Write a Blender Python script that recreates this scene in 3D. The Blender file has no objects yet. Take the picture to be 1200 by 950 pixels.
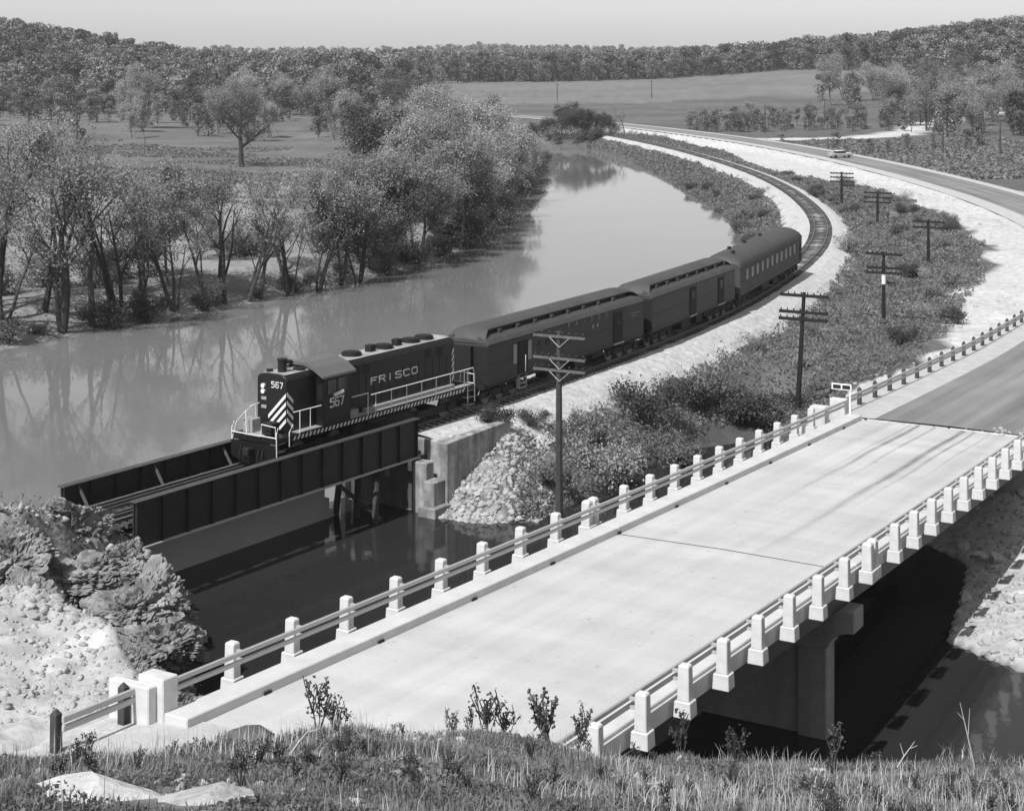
import bpy, bmesh, math, random
import numpy as np
from mathutils import Vector, Matrix
C = bpy.context.scene.collection
SC = bpy.context.scene
random.seed(7); RNG = np.random.default_rng(7)
HC = 22.7            # camera height above the river surface (z = 0)

# ------------------------------------------------------------------ camera, sky, sun, exposure
cam_d = bpy.data.cameras.new('camera'); cam = bpy.data.objects.new('camera', cam_d); C.objects.link(cam)
cam.location = (0, 0, HC); cam.rotation_euler = (math.radians(90), 0, 0)
cam_d.sensor_fit = 'HORIZONTAL'; cam_d.sensor_width = 36; cam_d.lens = 57.0
cam_d.shift_y = -0.3292; cam_d.clip_start = 0.5; cam_d.clip_end = 12000
SC.camera = cam

SUN_AZ = math.atan2(-0.83, -0.56)      # direction towards the sun in plan (behind the viewer, to the left)
SUN_EL = math.radians(52)
w = bpy.data.worlds.new("World"); SC.world = w; w.use_nodes = True
nt = w.node_tree; nt.nodes.clear()
sky = nt.nodes.new('ShaderNodeTexSky'); sky.sky_type = 'NISHITA'; sky.sun_disc = False
sky.sun_elevation = SUN_EL; sky.sun_rotation = math.pi/2 - SUN_AZ
sky.air_density = 1.0; sky.dust_density = 1.1; sky.ozone_density = 1.0
bw = nt.nodes.new('ShaderNodeRGBToBW'); bg = nt.nodes.new('ShaderNodeBackground'); wo = nt.nodes.new('ShaderNodeOutputWorld')
nt.links.new(sky.outputs[0], bw.inputs[0]); nt.links.new(bw.outputs[0], bg.inputs[0]); nt.links.new(bg.outputs[0], wo.inputs[0])
bg.inputs[1].default_value = 0.115
sl = bpy.data.lights.new('sun', 'SUN'); sl.energy = 3.9; sl.angle = math.radians(0.5); sl.color = (1, 1, 1)
so = bpy.data.objects.new('sun', sl); C.objects.link(so)
sdir = Vector((math.cos(SUN_EL)*math.cos(SUN_AZ), math.cos(SUN_EL)*math.sin(SUN_AZ), math.sin(SUN_EL)))
so.rotation_euler = sdir.to_track_quat('Z', 'Y').to_euler(); so.location = (0, 0, 200)
SC.view_settings.view_transform = 'Standard'; SC.view_settings.look = 'None'
SC.view_settings.exposure = 0.35; SC.view_settings.gamma = 1
SC.cycles.max_bounces = 6; SC.cycles.diffuse_bounces = 3; SC.cycles.glossy_bounces = 4
SC.cycles.transparent_max_bounces = 4; SC.cycles.use_adaptive_sampling = True

# ------------------------------------------------------------------ helpers
def tag(o, label=None, cat=None, group=None, kind=None):
    if label: o['label'] = label
    if cat: o['category'] = cat
    if group: o['group'] = group
    if kind: o['kind'] = kind
    return o
def empty(name, loc=(0, 0, 0), rz=0, label=None, cat=None, group=None):
    o = bpy.data.objects.new(name, None); C.objects.link(o); o.empty_display_size = .5
    o.location = loc; o.rotation_euler = (0, 0, rz)
    return tag(o, label, cat, group)
def link(name, me, mat, parent=None):
    o = bpy.data.objects.new(name, me); C.objects.link(o)
    if mat and not me.materials: me.materials.append(mat)
    if parent: o.parent = parent
    return o
def np_mesh(name, V, F, mat=None, smooth=False):
    """V (n,3) array, F (m,k) array: fast mesh from numpy."""
    me = bpy.data.meshes.new(name); V = np.asarray(V, np.float32); F = np.asarray(F, np.int32)
    k = F.shape[1]; me.vertices.add(len(V)); me.vertices.foreach_set('co', V.ravel())
    me.loops.add(F.size); me.loops.foreach_set('vertex_index', F.ravel())
    me.polygons.add(len(F)); me.polygons.foreach_set('loop_start', np.arange(0, F.size, k, dtype=np.int32))
    me.polygons.foreach_set('loop_total', np.full(len(F), k, np.int32))
    if smooth: me.polygons.foreach_set('use_smooth', np.ones(len(F), bool))
    me.update(calc_edges=True); 
    if mat: me.materials.append(mat)
    return me
class MB:
    def __init__(s): s.v = []; s.f = []; s.uv = None
    def add(s, vs, fs):
        b = len(s.v); s.v += [tuple(v) for v in vs]; s.f += [tuple(b+i for i in f) for f in fs]; return s
    def box(s, x0, x1, y0, y1, z0, z1):
        return s.add([(x0,y0,z0),(x1,y0,z0),(x1,y1,z0),(x0,y1,z0),(x0,y0,z1),(x1,y0,z1),(x1,y1,z1),(x0,y1,z1)],
              [(0,3,2,1),(4,5,6,7),(0,1,5,4),(1,2,6,5),(2,3,7,6),(3,0,4,7)])
    def frus(s, cx, cy, z0, z1, a0, b0, a1, b1):
        return s.add([(cx-a0,cy-b0,z0),(cx+a0,cy-b0,z0),(cx+a0,cy+b0,z0),(cx-a0,cy+b0,z0),(cx-a1,cy-b1,z1),(cx+a1,cy-b1,z1),(cx+a1,cy+b1,z1),(cx-a1,cy+b1,z1)],
              [(0,3,2,1),(4,5,6,7),(0,1,5,4),(1,2,6,5),(2,3,7,6),(3,0,4,7)])
    def prism(s, pts, lo, hi, axis='y'):
        """extrude a polygon (list of 2D) along an axis"""
        n = len(pts)
        def m(p, a):
            return {'y': (p[0], a, p[1]), 'x': (a, p[0], p[1]), 'z': (p[0], p[1], a)}[axis]
        vs = [m(p, lo) for p in pts]+[m(p, hi) for p in pts]
        fs = [tuple(range(n-1, -1, -1)), tuple(range(n, 2*n))]+[(i, (i+1) % n, n+(i+1) % n, n+i) for i in range(n)]
        return s.add(vs, fs)
    def tube(s, pts, r, n=6, cap=True):
        pts = [Vector(p) for p in pts]; rs = r if isinstance(r, (list, tuple)) else [r]*len(pts)
        rings = []
        for i, p in enumerate(pts):
            d = (pts[min(i+1, len(pts)-1)]-pts[max(i-1, 0)]).normalized()
            a = d.orthogonal().normalized() if abs(d.z) > .9 else d.cross(Vector((0,0,1))).normalized(); b = d.cross(a)
            rings.append([p+(a*math.cos(2*math.pi*k/n)+b*math.sin(2*math.pi*k/n))*rs[i] for k in range(n)])
        vs = [v for rr in rings for v in rr]; fs = []
        for i in range(len(pts)-1):
            for k in range(n):
                fs.append((i*n+k, i*n+(k+1) % n, (i+1)*n+(k+1) % n, (i+1)*n+k))
        if cap: fs += [tuple(range(n-1, -1, -1)), tuple(range((len(pts)-1)*n, len(pts)*n))]
        return s.add(vs, fs)
    def bar(s, a, b, w, h):
        """rectangular bar from a to b, w wide (level), h high"""
        a = Vector(a); b = Vector(b); d = (b-a).normalized(); sd = d.cross(Vector((0,0,1)))
        sd = sd.normalized() if sd.length > 1e-4 else Vector((1,0,0)); up = sd.cross(d).normalized()
        vs = []
        for p in (a, b):
            for i, j in ((-1,-1),(1,-1),(1,1),(-1,1)): vs.append(p+sd*(i*w/2)+up*(j*h/2))
        return s.add(vs, [(0,1,2,3),(7,6,5,4),(0,4,5,1),(1,5,6,2),(2,6,7,3),(3,7,4,0)])
    def cyl(s, p, axis, r, h, n=14):
        p = Vector(p); a = Vector(axis).normalized(); return s.tube([p-a*h/2, p+a*h/2], r, n)
    def mesh(s, name, mat=None, bevel=0, smooth=False):
        me = bpy.data.meshes.new(name); me.from_pydata([tuple(v) for v in s.v], [], s.f)
        bm = bmesh.new(); bm.from_mesh(me)
        bmesh.ops.recalc_face_normals(bm, faces=bm.faces)
        if bevel:
            bmesh.ops.remove_doubles(bm, verts=bm.verts, dist=1e-5)
            bmesh.ops.bevel(bm, geom=[e for e in bm.edges if len(e.link_faces) == 2 and e.calc_face_angle(0) > .5], offset=bevel, segments=1, affect='EDGES', clamp_overlap=True)
        bm.to_mesh(me); bm.free()
        if smooth:
            for p in me.polygons: p.use_smooth = True
        if mat: me.materials.append(mat)
        return me
    def build(s, name, mat, parent=None, bevel=0, smooth=False):
        return link(name, s.mesh(name, mat, bevel, smooth), None, parent)
def children(o): return [c for c in ALLCH.get(o.name, [])] or list(o.children)
ALLCH = {}
def copy_tree(o, parent=None):
    c = o.copy(); C.objects.link(c); c.parent = parent
    for ch in o.children: copy_tree(ch, c)
    return c

# ---- noise
def _h(i, j, seed):
    n = (i*374761393 + j*668265263 + seed*974711) & 0x7fffffff
    n = ((n ^ (n >> 13))*1274126177) & 0x7fffffff
    return ((n ^ (n >> 16)) & 0xffff)/65535.0
def vnoise(x, y, seed=0):
    i = np.floor(x).astype(np.int64); j = np.floor(y).astype(np.int64); u = x-i; v = y-j
    u = u*u*(3-2*u); v = v*v*(3-2*v)
    return (_h(i, j, seed)*(1-u)+_h(i+1, j, seed)*u)*(1-v)+(_h(i, j+1, seed)*(1-u)+_h(i+1, j+1, seed)*u)*v
def fbm(x, y, seed=0, o=4):
    t = 0; a = .5; 
    for k in range(o): t = t+a*(vnoise(x, y, seed+k)-.5)*2; x = x*2.03; y = y*2.03; a *= .5
    return t
def sstep(a, b, x):
    t = np.clip((x-a)/(b-a), 0, 1); return t*t*(3-2*t)
def seg_dist(px, py, poly, closed=False):
    """distance to a polyline, with arc length of the nearest point"""
    P = np.asarray(poly, float); n = len(P) if closed else len(P)-1
    best = np.full(px.shape, 1e18); arc = np.zeros(px.shape); side = np.zeros(px.shape); s0 = 0
    for i in range(n):
        a = P[i]; b = P[(i+1) % len(P)]; d = b-a; L = math.hypot(*d)
        if L < 1e-9: continue
        t = np.clip(((px-a[0])*d[0]+(py-a[1])*d[1])/L**2, 0, 1)
        dx = px-a[0]-t*d[0]; dy = py-a[1]-t*d[1]; q = dx*dx+dy*dy; m = q < best
        best = np.where(m, q, best); arc = np.where(m, s0+t*L, arc)
        side = np.where(m, np.sign(d[1]*(px-a[0])-d[0]*(py-a[1])), side); s0 += L
    return np.sqrt(best), arc, side
def inside(px, py, poly):
    P = np.asarray(poly, float); c = np.zeros(px.shape, bool)
    for i in range(len(P)):
        x1, y1 = P[i]; x2, y2 = P[i-1]
        if y1 == y2: continue
        m = ((y1 > py) != (y2 > py)) & (px < (x2-x1)*(py-y1)/(y2-y1)+x1); c ^= m
    return c
def catmull(P, step=1.0):
    P = [np.array(p, float) for p in P]; Q = [2*P[0]-P[1]]+P+[2*P[-1]-P[-2]]; out = []
    for i in range(1, len(Q)-2):
        n = max(2, int(np.linalg.norm(Q[i+1]-Q[i])/step))
        for k in range(n):
            t = k/n
            out.append(.5*((2*Q[i])+(-Q[i-1]+Q[i+1])*t+(2*Q[i-1]-5*Q[i]+4*Q[i+1]-Q[i+2])*t*t+(-Q[i-1]+3*Q[i]-3*Q[i+1]+Q[i+2])*t**3))
    out.append(P[-1]); return np.array(out)

# ---- materials (black and white film: everything is a grey)
def mat(name, v, rough=.8, var=.25, scale=3.0, bump=0, bscale=None, metallic=0, spec=.3, detail=6, attr=None, objvar=0, coat=0):
    m = bpy.data.materials.new(name); m.use_nodes = True; t = m.node_tree; N = t.nodes; L = t.links
    b = N['Principled BSDF']; b.inputs['Roughness'].default_value = rough; b.inputs['Metallic'].default_value = metallic
    b.inputs['Specular IOR Level'].default_value = spec
    tc = N.new('ShaderNodeTexCoord'); no = N.new('ShaderNodeTexNoise'); no.inputs['Scale'].default_value = scale
    no.inputs['Detail'].default_value = detail; no.inputs['Roughness'].default_value = .62
    L.new(tc.outputs['Object'], no.inputs['Vector'])
    mr = N.new('ShaderNodeMapRange'); mr.inputs[1].default_value = .25; mr.inputs[2].default_value = .75
    mr.inputs[3].default_value = 1-var; mr.inputs[4].default_value = 1+var
    L.new(no.outputs[0], mr.inputs[0]); last = mr.outputs[0]
    mul = N.new('ShaderNodeMath'); mul.operation = 'MULTIPLY'; L.new(last, mul.inputs[0])
    if attr:
        at = N.new('ShaderNodeAttribute'); at.attribute_name = attr; L.new(at.outputs['Fac'], mul.inputs[1])
    else: mul.inputs[1].default_value = v
    last = mul.outputs[0]
    if objvar:
        oi = N.new('ShaderNodeObjectInfo'); m2 = N.new('ShaderNodeMapRange'); m2.inputs[3].default_value = 1-objvar; m2.inputs[4].default_value = 1+objvar
        L.new(oi.outputs['Random'], m2.inputs[0]); m3 = N.new('ShaderNodeMath'); m3.operation = 'MULTIPLY'
        L.new(last, m3.inputs[0]); L.new(m2.outputs[0], m3.inputs[1]); last = m3.outputs[0]
    L.new(last, b.inputs['Base Color'])
    if bump:
        n2 = N.new('ShaderNodeTexNoise'); n2.inputs['Scale'].default_value = bscale or scale*4; n2.inputs['Detail'].default_value = 5
        L.new(tc.outputs['Object'], n2.inputs['Vector']); bp = N.new('ShaderNodeBump'); bp.inputs['Strength'].default_value = 1
        bp.inputs['Distance'].default_value = bump; L.new(n2.outputs[0], bp.inputs['Height']); L.new(bp.outputs[0], b.inputs['Normal'])
    return m
def streak_mat(name, v, var, su, sv, spots=0, rough=.85, marks=None, bump=.004):
    """surface with UV in metres (u along, v across): long streaks along u"""
    m = mat(name, v, rough, var=.06, scale=8, bump=bump, bscale=60); t = m.node_tree; N = t.nodes; L = t.links
    b = N['Principled BSDF']; src = b.inputs['Base Color'].links[0].from_socket
    uv = N.new('ShaderNodeUVMap'); uv.uv_map = 'UVMap'
    def noise(su, sv, lo, hi, a, c, det=4):
        mp = N.new('ShaderNodeMapping'); mp.inputs['Scale'].default_value = (su, sv, 1); L.new(uv.outputs[0], mp.inputs[0])
        n = N.new('ShaderNodeTexNoise'); n.inputs['Scale'].default_value = 1; n.inputs['Detail'].default_value = det; L.new(mp.outputs[0], n.inputs['Vector'])
        r = N.new('ShaderNodeMapRange'); r.inputs[1].default_value = lo; r.inputs[2].default_value = hi; r.inputs[3].default_value = a; r.inputs[4].default_value = c
        L.new(n.outputs[0], r.inputs[0]); return r.outputs[0]
    def mul(a, c):
        q = N.new('ShaderNodeMath'); q.operation = 'MULTIPLY'; L.new(a, q.inputs[0]); L.new(c, q.inputs[1]); return q.outputs[0]
    last = mul(src, noise(su, sv, .35, .65, 1-var, 1+var))
    last = mul(last, noise(.25, .25, .3, .7, 1-.10, 1+.05, 6))
    if spots: last = mul(last, noise(2.2, 2.2, .27, .33, 1-spots, 1, 2)); last = mul(last, noise(9, 9, .24, .27, .55, 1, 2)); last = mul(last, noise(.5, .12, .40, .62, 1-.07, 1.03, 5))
    if marks:
        # wheel-track streaks that fade along u: marks = list of (v centre, half width, depth, u start, u full)
        sx = N.new('ShaderNodeSeparateXYZ'); L.new(uv.outputs[0], sx.inputs[0])
        wob = noise(.08, 0, 0, 1, -.25, .25, 1); wv = N.new('ShaderNodeMath'); wv.operation = 'ADD'; L.new(sx.outputs[1], wv.inputs[0]); L.new(wob, wv.inputs[1])
        for (vc, hw, dep, u0, u1) in marks:
            s_ = N.new('ShaderNodeMath'); s_.operation = 'SUBTRACT'; L.new(wv.outputs[0], s_.inputs[0]); s_.inputs[1].default_value = vc
            ab = N.new('ShaderNodeMath'); ab.operation = 'ABSOLUTE'; L.new(s_.outputs[0], ab.inputs[0])
            r = N.new('ShaderNodeMapRange'); r.interpolation_type = 'SMOOTHSTEP'; r.inputs[1].default_value = 0; r.inputs[2].default_value = hw; r.inputs[3].default_value = dep; r.inputs[4].default_value = 0; L.new(ab.outputs[0], r.inputs[0])
            f = N.new('ShaderNodeMapRange'); f.interpolation_type = 'SMOOTHSTEP'; f.inputs[1].default_value = u0; f.inputs[2].default_value = u1; L.new(sx.outputs[0], f.inputs[0])
            pq = mul(r.outputs[0], f.outputs[0]); pq = mul(pq, noise(.5, 6, .3, .6, .5, 1.1))
            o1 = N.new('ShaderNodeMath'); o1.operation = 'SUBTRACT'; o1.inputs[0].default_value = 1; L.new(pq, o1.inputs[1]); last = mul(last, o1.outputs[0])
    L.new(last, b.inputs['Base Color']); return m
def stain_mat(name, v, var=.18, streak=.3, rough=.85, scale=2.5, bump=.006):
    """concrete with vertical weather streaks"""
    m = mat(name, v, rough, var=var, scale=scale, bump=bump, bscale=25); t = m.node_tree; N = t.nodes; L = t.links
    b = N['Principled BSDF']; src = b.inputs['Base Color'].links[0].from_socket; tc = N.new('ShaderNodeTexCoord')
    mp = N.new('ShaderNodeMapping'); mp.inputs['Scale'].default_value = (1.3, 1.3, .22); L.new(tc.outputs['Object'], mp.inputs[0])
    n = N.new('ShaderNodeTexNoise'); n.inputs['Scale'].default_value = 1; n.inputs['Detail'].default_value = 5; L.new(mp.outputs[0], n.inputs['Vector'])
    r = N.new('ShaderNodeMapRange'); r.inputs[1].default_value = .4; r.inputs[2].default_value = .62; r.inputs[3].default_value = 1; r.inputs[4].default_value = 1-streak
    L.new(n.outputs[0], r.inputs[0]); q = N.new('ShaderNodeMath'); q.operation = 'MULTIPLY'; L.new(src, q.inputs[0]); L.new(r.outputs[0], q.inputs[1]); L.new(q.outputs[0], b.inputs['Base Color'])
    return m

M = {}
M['concrete'] = mat('pale_concrete', .54, .8, .13, 1.1, bump=.003, bscale=30)
M['post'] = mat('painted_concrete', .58, .7, .16, 2.6, bump=.002, bscale=30)
M['old_concrete'] = stain_mat('stained_concrete', .38, .4, .5)
M['wall_pale'] = mat('smooth_wall_concrete', .52, .85, .08, .6)
M['wet_concrete'] = stain_mat('damp_dark_concrete', .10, .3, .4)  # stained concrete with the shade under the girders put into its colour
M['pier'] = stain_mat('pier_concrete', .32, .12, .2)
M['rail_paint'] = mat('rail_aluminium_paint', .42, .5, .08, 5, spec=.5)
M['steel_dark'] = mat('girder_black_paint', .022, .55, .3, 2.0, bump=.002, spec=.45)
M['flange'] = mat('girder_flange_paint', .06, .5, .3, 3.0, spec=.5)
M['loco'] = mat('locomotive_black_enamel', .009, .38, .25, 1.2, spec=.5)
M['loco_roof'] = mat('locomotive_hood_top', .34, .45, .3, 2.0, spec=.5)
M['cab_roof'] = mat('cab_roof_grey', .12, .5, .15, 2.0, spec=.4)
M['white'] = mat('white_paint', .75, .5, .06, 3)
M['grey_panel'] = mat('grey_panel', .30, .6, .15, 4)
M['underframe'] = mat('underframe_black', .015, .7, .3, 3)
M['glass'] = mat('window_glass', .02, .08, .1, 1, spec=.7)
M['car_side'] = mat('passenger_car_paint', .022, .38, .2, .8, spec=.5)
M['car_roof'] = mat('passenger_car_roof', .065, .6, .22, .8, bump=.003)
M['pane'] = mat('pale_window_blind', .32, .3, .3, 2, spec=.5)
M['lettering'] = mat('lettering_paint', .55, .6, .1, 6)
M['faint'] = mat('weathered_lettering', .28, .6, .25, 8)
M['wood'] = mat('weathered_timber', .10, .9, .35, 4, bump=.004)
M['pole'] = mat('creosoted_pole', .055, .9, .35, 3, bump=.004)
M['arm'] = mat('crossarm_wood', .12, .9, .3, 4)
M['brace'] = mat('galvanised_brace', .45, .5, .1, 4)
M['rail_steel'] = mat('rail_steel', .16, .4, .2, 4, metallic=.3)
M['tie'] = mat('sleeper_wood', .06, .9, .35, 4, objvar=.3)
M['ballast'] = mat('crushed_stone_ballast', .47, .95, .34, 2.6, bump=.05, bscale=9, detail=10)
M['bark'] = mat('bark', .06, .95, .3, 4, objvar=.25)
M['bark_pale'] = mat('pale_bark', .13, .95, .3, 4, objvar=.25)
def leafmat(name, v, var, ov=.25):
    m = mat(name, v, .6, var, .9, spec=.25, objvar=ov, detail=3); b = m.node_tree.nodes['Principled BSDF']
    L = m.node_tree.links; N = m.node_tree.nodes; src = b.inputs['Base Color'].links[0].from_socket
    tr = N.new('ShaderNodeBsdfTranslucent'); L.new(src, tr.inputs[0]); mx = N.new('ShaderNodeMixShader'); mx.inputs[0].default_value = .35
    L.new(b.outputs[0], mx.inputs[1]); L.new(tr.outputs[0], mx.inputs[2]); L.new(mx.outputs[0], N['Material Output'].inputs[0]); return m
M['leaf'] = leafmat('spring_leaves', .27, .5)
M['leaf_pale'] = leafmat('pale_spring_leaves', .34, .45)
M['leaf_dark'] = leafmat('dark_leaves', .10, .45)
M['leaf_far'] = leafmat('far_forest_leaves', .21, .5, .35)
M['brush'] = leafmat('brush_leaves', .19, .6)
M['brush_pale'] = leafmat('dry_grass_brush', .24, .5)
M['grass'] = leafmat('foreground_grass', .21, .6)
M['dry'] = mat('dry_straw', .42, .8, .3, 2)
M['rock'] = mat('limestone_rock', .46, .95, .35, 2.2, bump=.05, bscale=6, objvar=.25)
M['ledge'] = mat('weathered_limestone', .23, .95, .75, 1.3, bump=.16, bscale=5, detail=14)
M['rubble'] = mat('limestone_rubble', .35, .95, .45, 1.9, bump=.03, bscale=9, detail=10)
M['black_rubber'] = mat('black_rubber', .02, .7)
M['asphalt'] = streak_mat('asphalt', .22, .22, .03, .9, rough=.8, marks=[(-2.6, 1.0, .22, -2, 0), (2.4, 1.1, .2, -2, 0), (-.6, .5, .15, -2, 0)])
M['shoulder'] = mat('gravel_shoulder', .44, .95, .18, 1.3, bump=.02, bscale=14)
M['deck'] = streak_mat('bridge_deck_concrete', .50, .06, .03, 1.2, spots=.22, marks=[(-1.1, .22, .62, 27, 50), (-.25, .16, .45, 33, 51), (1.2, .26, .65, 18, 50), (1.75, .14, .5, 28, 50), (-2.6, .4, .2, 34, 52), (3.0, .8, .16, 20, 50), (2.5, .08, .35, 35, 50), (-1.5, .1, .4, 36, 50)])

# ------------------------------------------------------------------ layout (metres, plan)
TH = .5225; GR = .0455; QQ = .000123; BO = np.array([2.826, 59.8])
BD = np.array([math.sin(TH), math.cos(TH)]); BN = np.array([math.cos(TH), -math.sin(TH)])
BW_ = 10.59
def bz(t): return HC-(15.9+GR*t-QQ*t*t)-1.05        # roadway surface on the bridge
def bp(t, s, z=None, dz=0):
    p = BO+BD*t+BN*s; return (p[0], p[1], (bz(t)+dz) if z is None else z)
T0, T1 = -23.4, 28.5
TRACK = catmull([(-45, 27.8), (-30, 50.1), (-17.55, 68.6), (-12.2, 76.55), (-6.7, 84.75), (-1.4, 92.9), (3.2, 100.6), (8.0, 109.3), (12.9, 118.9), (18.9, 132.6), (25.9, 151.5), (31.6, 170), (35.6, 187), (38.6, 204), (41.0, 224), (43.0, 250), (43.9, 277), (43.6, 305), (41.9, 340), (38.0, 385), (31.5, 435), (24, 475), (10, 530), (-12, 600), (-50, 690)], 1.0)
ROAD = np.vstack([[BO+BD*t+BN*(BW_/2) for t in (-75, -50, T0)], [BO+BD*t+BN*(BW_/2) for t in np.arange(T0+4, 45, 4)], catmull([BO+BD*46+BN*5.3, (38.5, 111.5), (51, 136), (62.5, 166), (70, 200), (73.5, 236), (74.3, 270), (73.5, 305), (71, 345), (64.5, 400), (54.5, 450), (41.5, 500), (25, 550), (-5, 620)], 3.0)])
SIDE = catmull([(46, 485), (60, 468), (74, 462), (98, 474), (118, 500), (134, 535), (160, 590), (200, 640)], 4.0)
def arclen(P): return np.concatenate([[0], np.cumsum(np.linalg.norm(np.diff(P, axis=0), axis=1))])
TA = arclen(TRACK); RA = arclen(ROAD)
i0 = int(np.argmin(np.linalg.norm(TRACK-np.array((-17.55, 68.6)), axis=1))); TA0 = TA[i0]   # s = 0 at the left abutment
def tr_at(s, p=0):
    a = s+TA0; x = np.interp(a, TA, TRACK[:, 0]); y = np.interp(a, TA, TRACK[:, 1])
    x2 = np.interp(a+.8, TA, TRACK[:, 0])-np.interp(a-.8, TA, TRACK[:, 0]); y2 = np.interp(a+.8, TA, TRACK[:, 1])-np.interp(a-.8, TA, TRACK[:, 1])
    l = math.hypot(x2, y2); return np.array((x+p*y2/l, y-p*x2/l)), np.array((x2/l, y2/l))
ZR = 3.85
ib = int(np.argmin(np.linalg.norm(ROAD-(BO+BN*5.295), axis=1))); RA0 = RA[ib]
def road_z(a):
    """roadway height at road arc length a (bridge t = a - RA0)"""
    t = a-RA0
    return np.where(t < 60, HC-(15.9+GR*t-QQ*t*t)-1.05, 3.55+(t-60)*.0055)
def road_z(a):
    t = np.asarray(a-RA0, float); b = HC-15.9-1.05
    z = b-GR*t+QQ*t*t
    z40 = b-GR*40+QQ*1600; g = -GR+2*QQ*40
    u = np.clip(t-40, 0, 70); z2 = z40+g*u-g*u*u/140; zend = z40+g*35
    return np.where(t < 40, z, z2+np.clip(t-150, 0, 400)*.005)

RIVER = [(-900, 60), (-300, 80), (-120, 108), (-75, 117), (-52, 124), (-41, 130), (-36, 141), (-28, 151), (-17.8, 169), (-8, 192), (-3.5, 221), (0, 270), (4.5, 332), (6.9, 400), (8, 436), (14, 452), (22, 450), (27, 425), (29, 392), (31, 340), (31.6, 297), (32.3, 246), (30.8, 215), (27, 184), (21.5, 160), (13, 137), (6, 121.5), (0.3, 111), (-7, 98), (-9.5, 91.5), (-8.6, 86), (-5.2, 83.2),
         (-4.6, 82.2), (-1.7, 80.8), (1.2, 81.2), (3.2, 84.5), (7.5, 92.5), (12.5, 101), (17.5, 107.5), (18.5, 105), (15.8, 96), (14.6, 88), (16.5, 82), (19.4, 78.5), (20.9, 74.2), (19.0, 68.7), (17.3, 64.2), (19.2, 61.0), (24, 58.8), (45, 56), (140, 60), (140, 36), (60, 38), (30, 39), (12, 39.5), (2, 40.5), (-3, 43), (-6.2, 47), (-8.6, 52), (-10.8, 57), (-12.6, 62), (-14.2, 66), (-17.2, 68.4), (-20.5, 70.2), (-23, 68.5), (-27, 63), (-45, 50), (-120, 40), (-900, 10)]  # shore drawn back under the road bridge: dark water stands in for shade
# foreground hill: crest line and slope towards the viewer
CREST = [(-22, -6, 20.5), (-12.1, 10, 17.2), (-7.9, 18.3, 15.0), (-5.7, 22, 13.6), (-4.6, 23.9, 12.75), (-3.35, 26.2, 12.25), (-2.6, 27.4, 11.55), (-1.3, 29.4, 10.65), (-.3, 31.0, 10.1), (1.5, 31.6, 9.55), (3, 31.8, 9.3), (6.6, 31.8, 9.15), (10, 31.8, 9.05), (25, 32, 8.9), (70, 34, 9)]
CPA = arclen(np.array([p[:2] for p in CREST]))
def fg_side(x, y):
    d, a, sd = seg_dist(x, y, [p[:2] for p in CREST]); return d, a, sd
def fg_z(x, y):
    d, a, sd = fg_side(x, y); zc = np.interp(a, CPA, [p[2] for p in CREST])-np.interp(a, [CPA[8], CPA[9]+2], [.24, .06])
    steep = np.interp(a, [CPA[4], CPA[8], CPA[9]+2], [2.6, 1.6, .66])
    zl = np.interp(y, [-60, 0, 10, 14, 18.3, 22, 26.2, 29.4, 31, 32.2, 60], [21, 20.6, 17.6, 16.0, 14.75, 13.3, 11.92, 10.5, 9.95, 9.2, 5])
    zrr = np.interp(y, [-60, 0, 10, 17, 24, 31.8, 60], [21, 20.6, 17.6, 14.55, 11.8, 9.0, 2])
    wr = sstep(-.6, 3.6, x+(31-y)*.10); up = zl*(1-wr)+zrr*wr
    return np.where(sd > 0, up, np.minimum(zc-d*steep, up))
def hills(x, y):
    z = 0*x
    g = lambda cx, cy, sx, sy, h: h*np.exp(-((x-cx)/sx)**2-((y-cy)/sy)**2)
    z = z+11*sstep(500, 900, y)*sstep(-200, -20, x)+2.5*g(150, 900, 90, 160, 1)
    z = z+g(430, 980, 210, 230, 33)+g(380, 700, 120, 150, 9)
    z = z+g(-330, 960, 150, 200, 26)+g(-520, 800, 220, 260, 26)
    z = z+2.5*sstep(650, 1000, y)*sstep(0, -60, x)*sstep(-420, -100, x)
    z = z+g(-500, 2600, 700, 500, 21)+g(350, 2500, 900, 400, 10)+g(-1500, 2200, 700, 700, 40)+g(1600, 2000, 700, 700, 60)
    z = z+sstep(1000, 3200, y)*10
    return z
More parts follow.
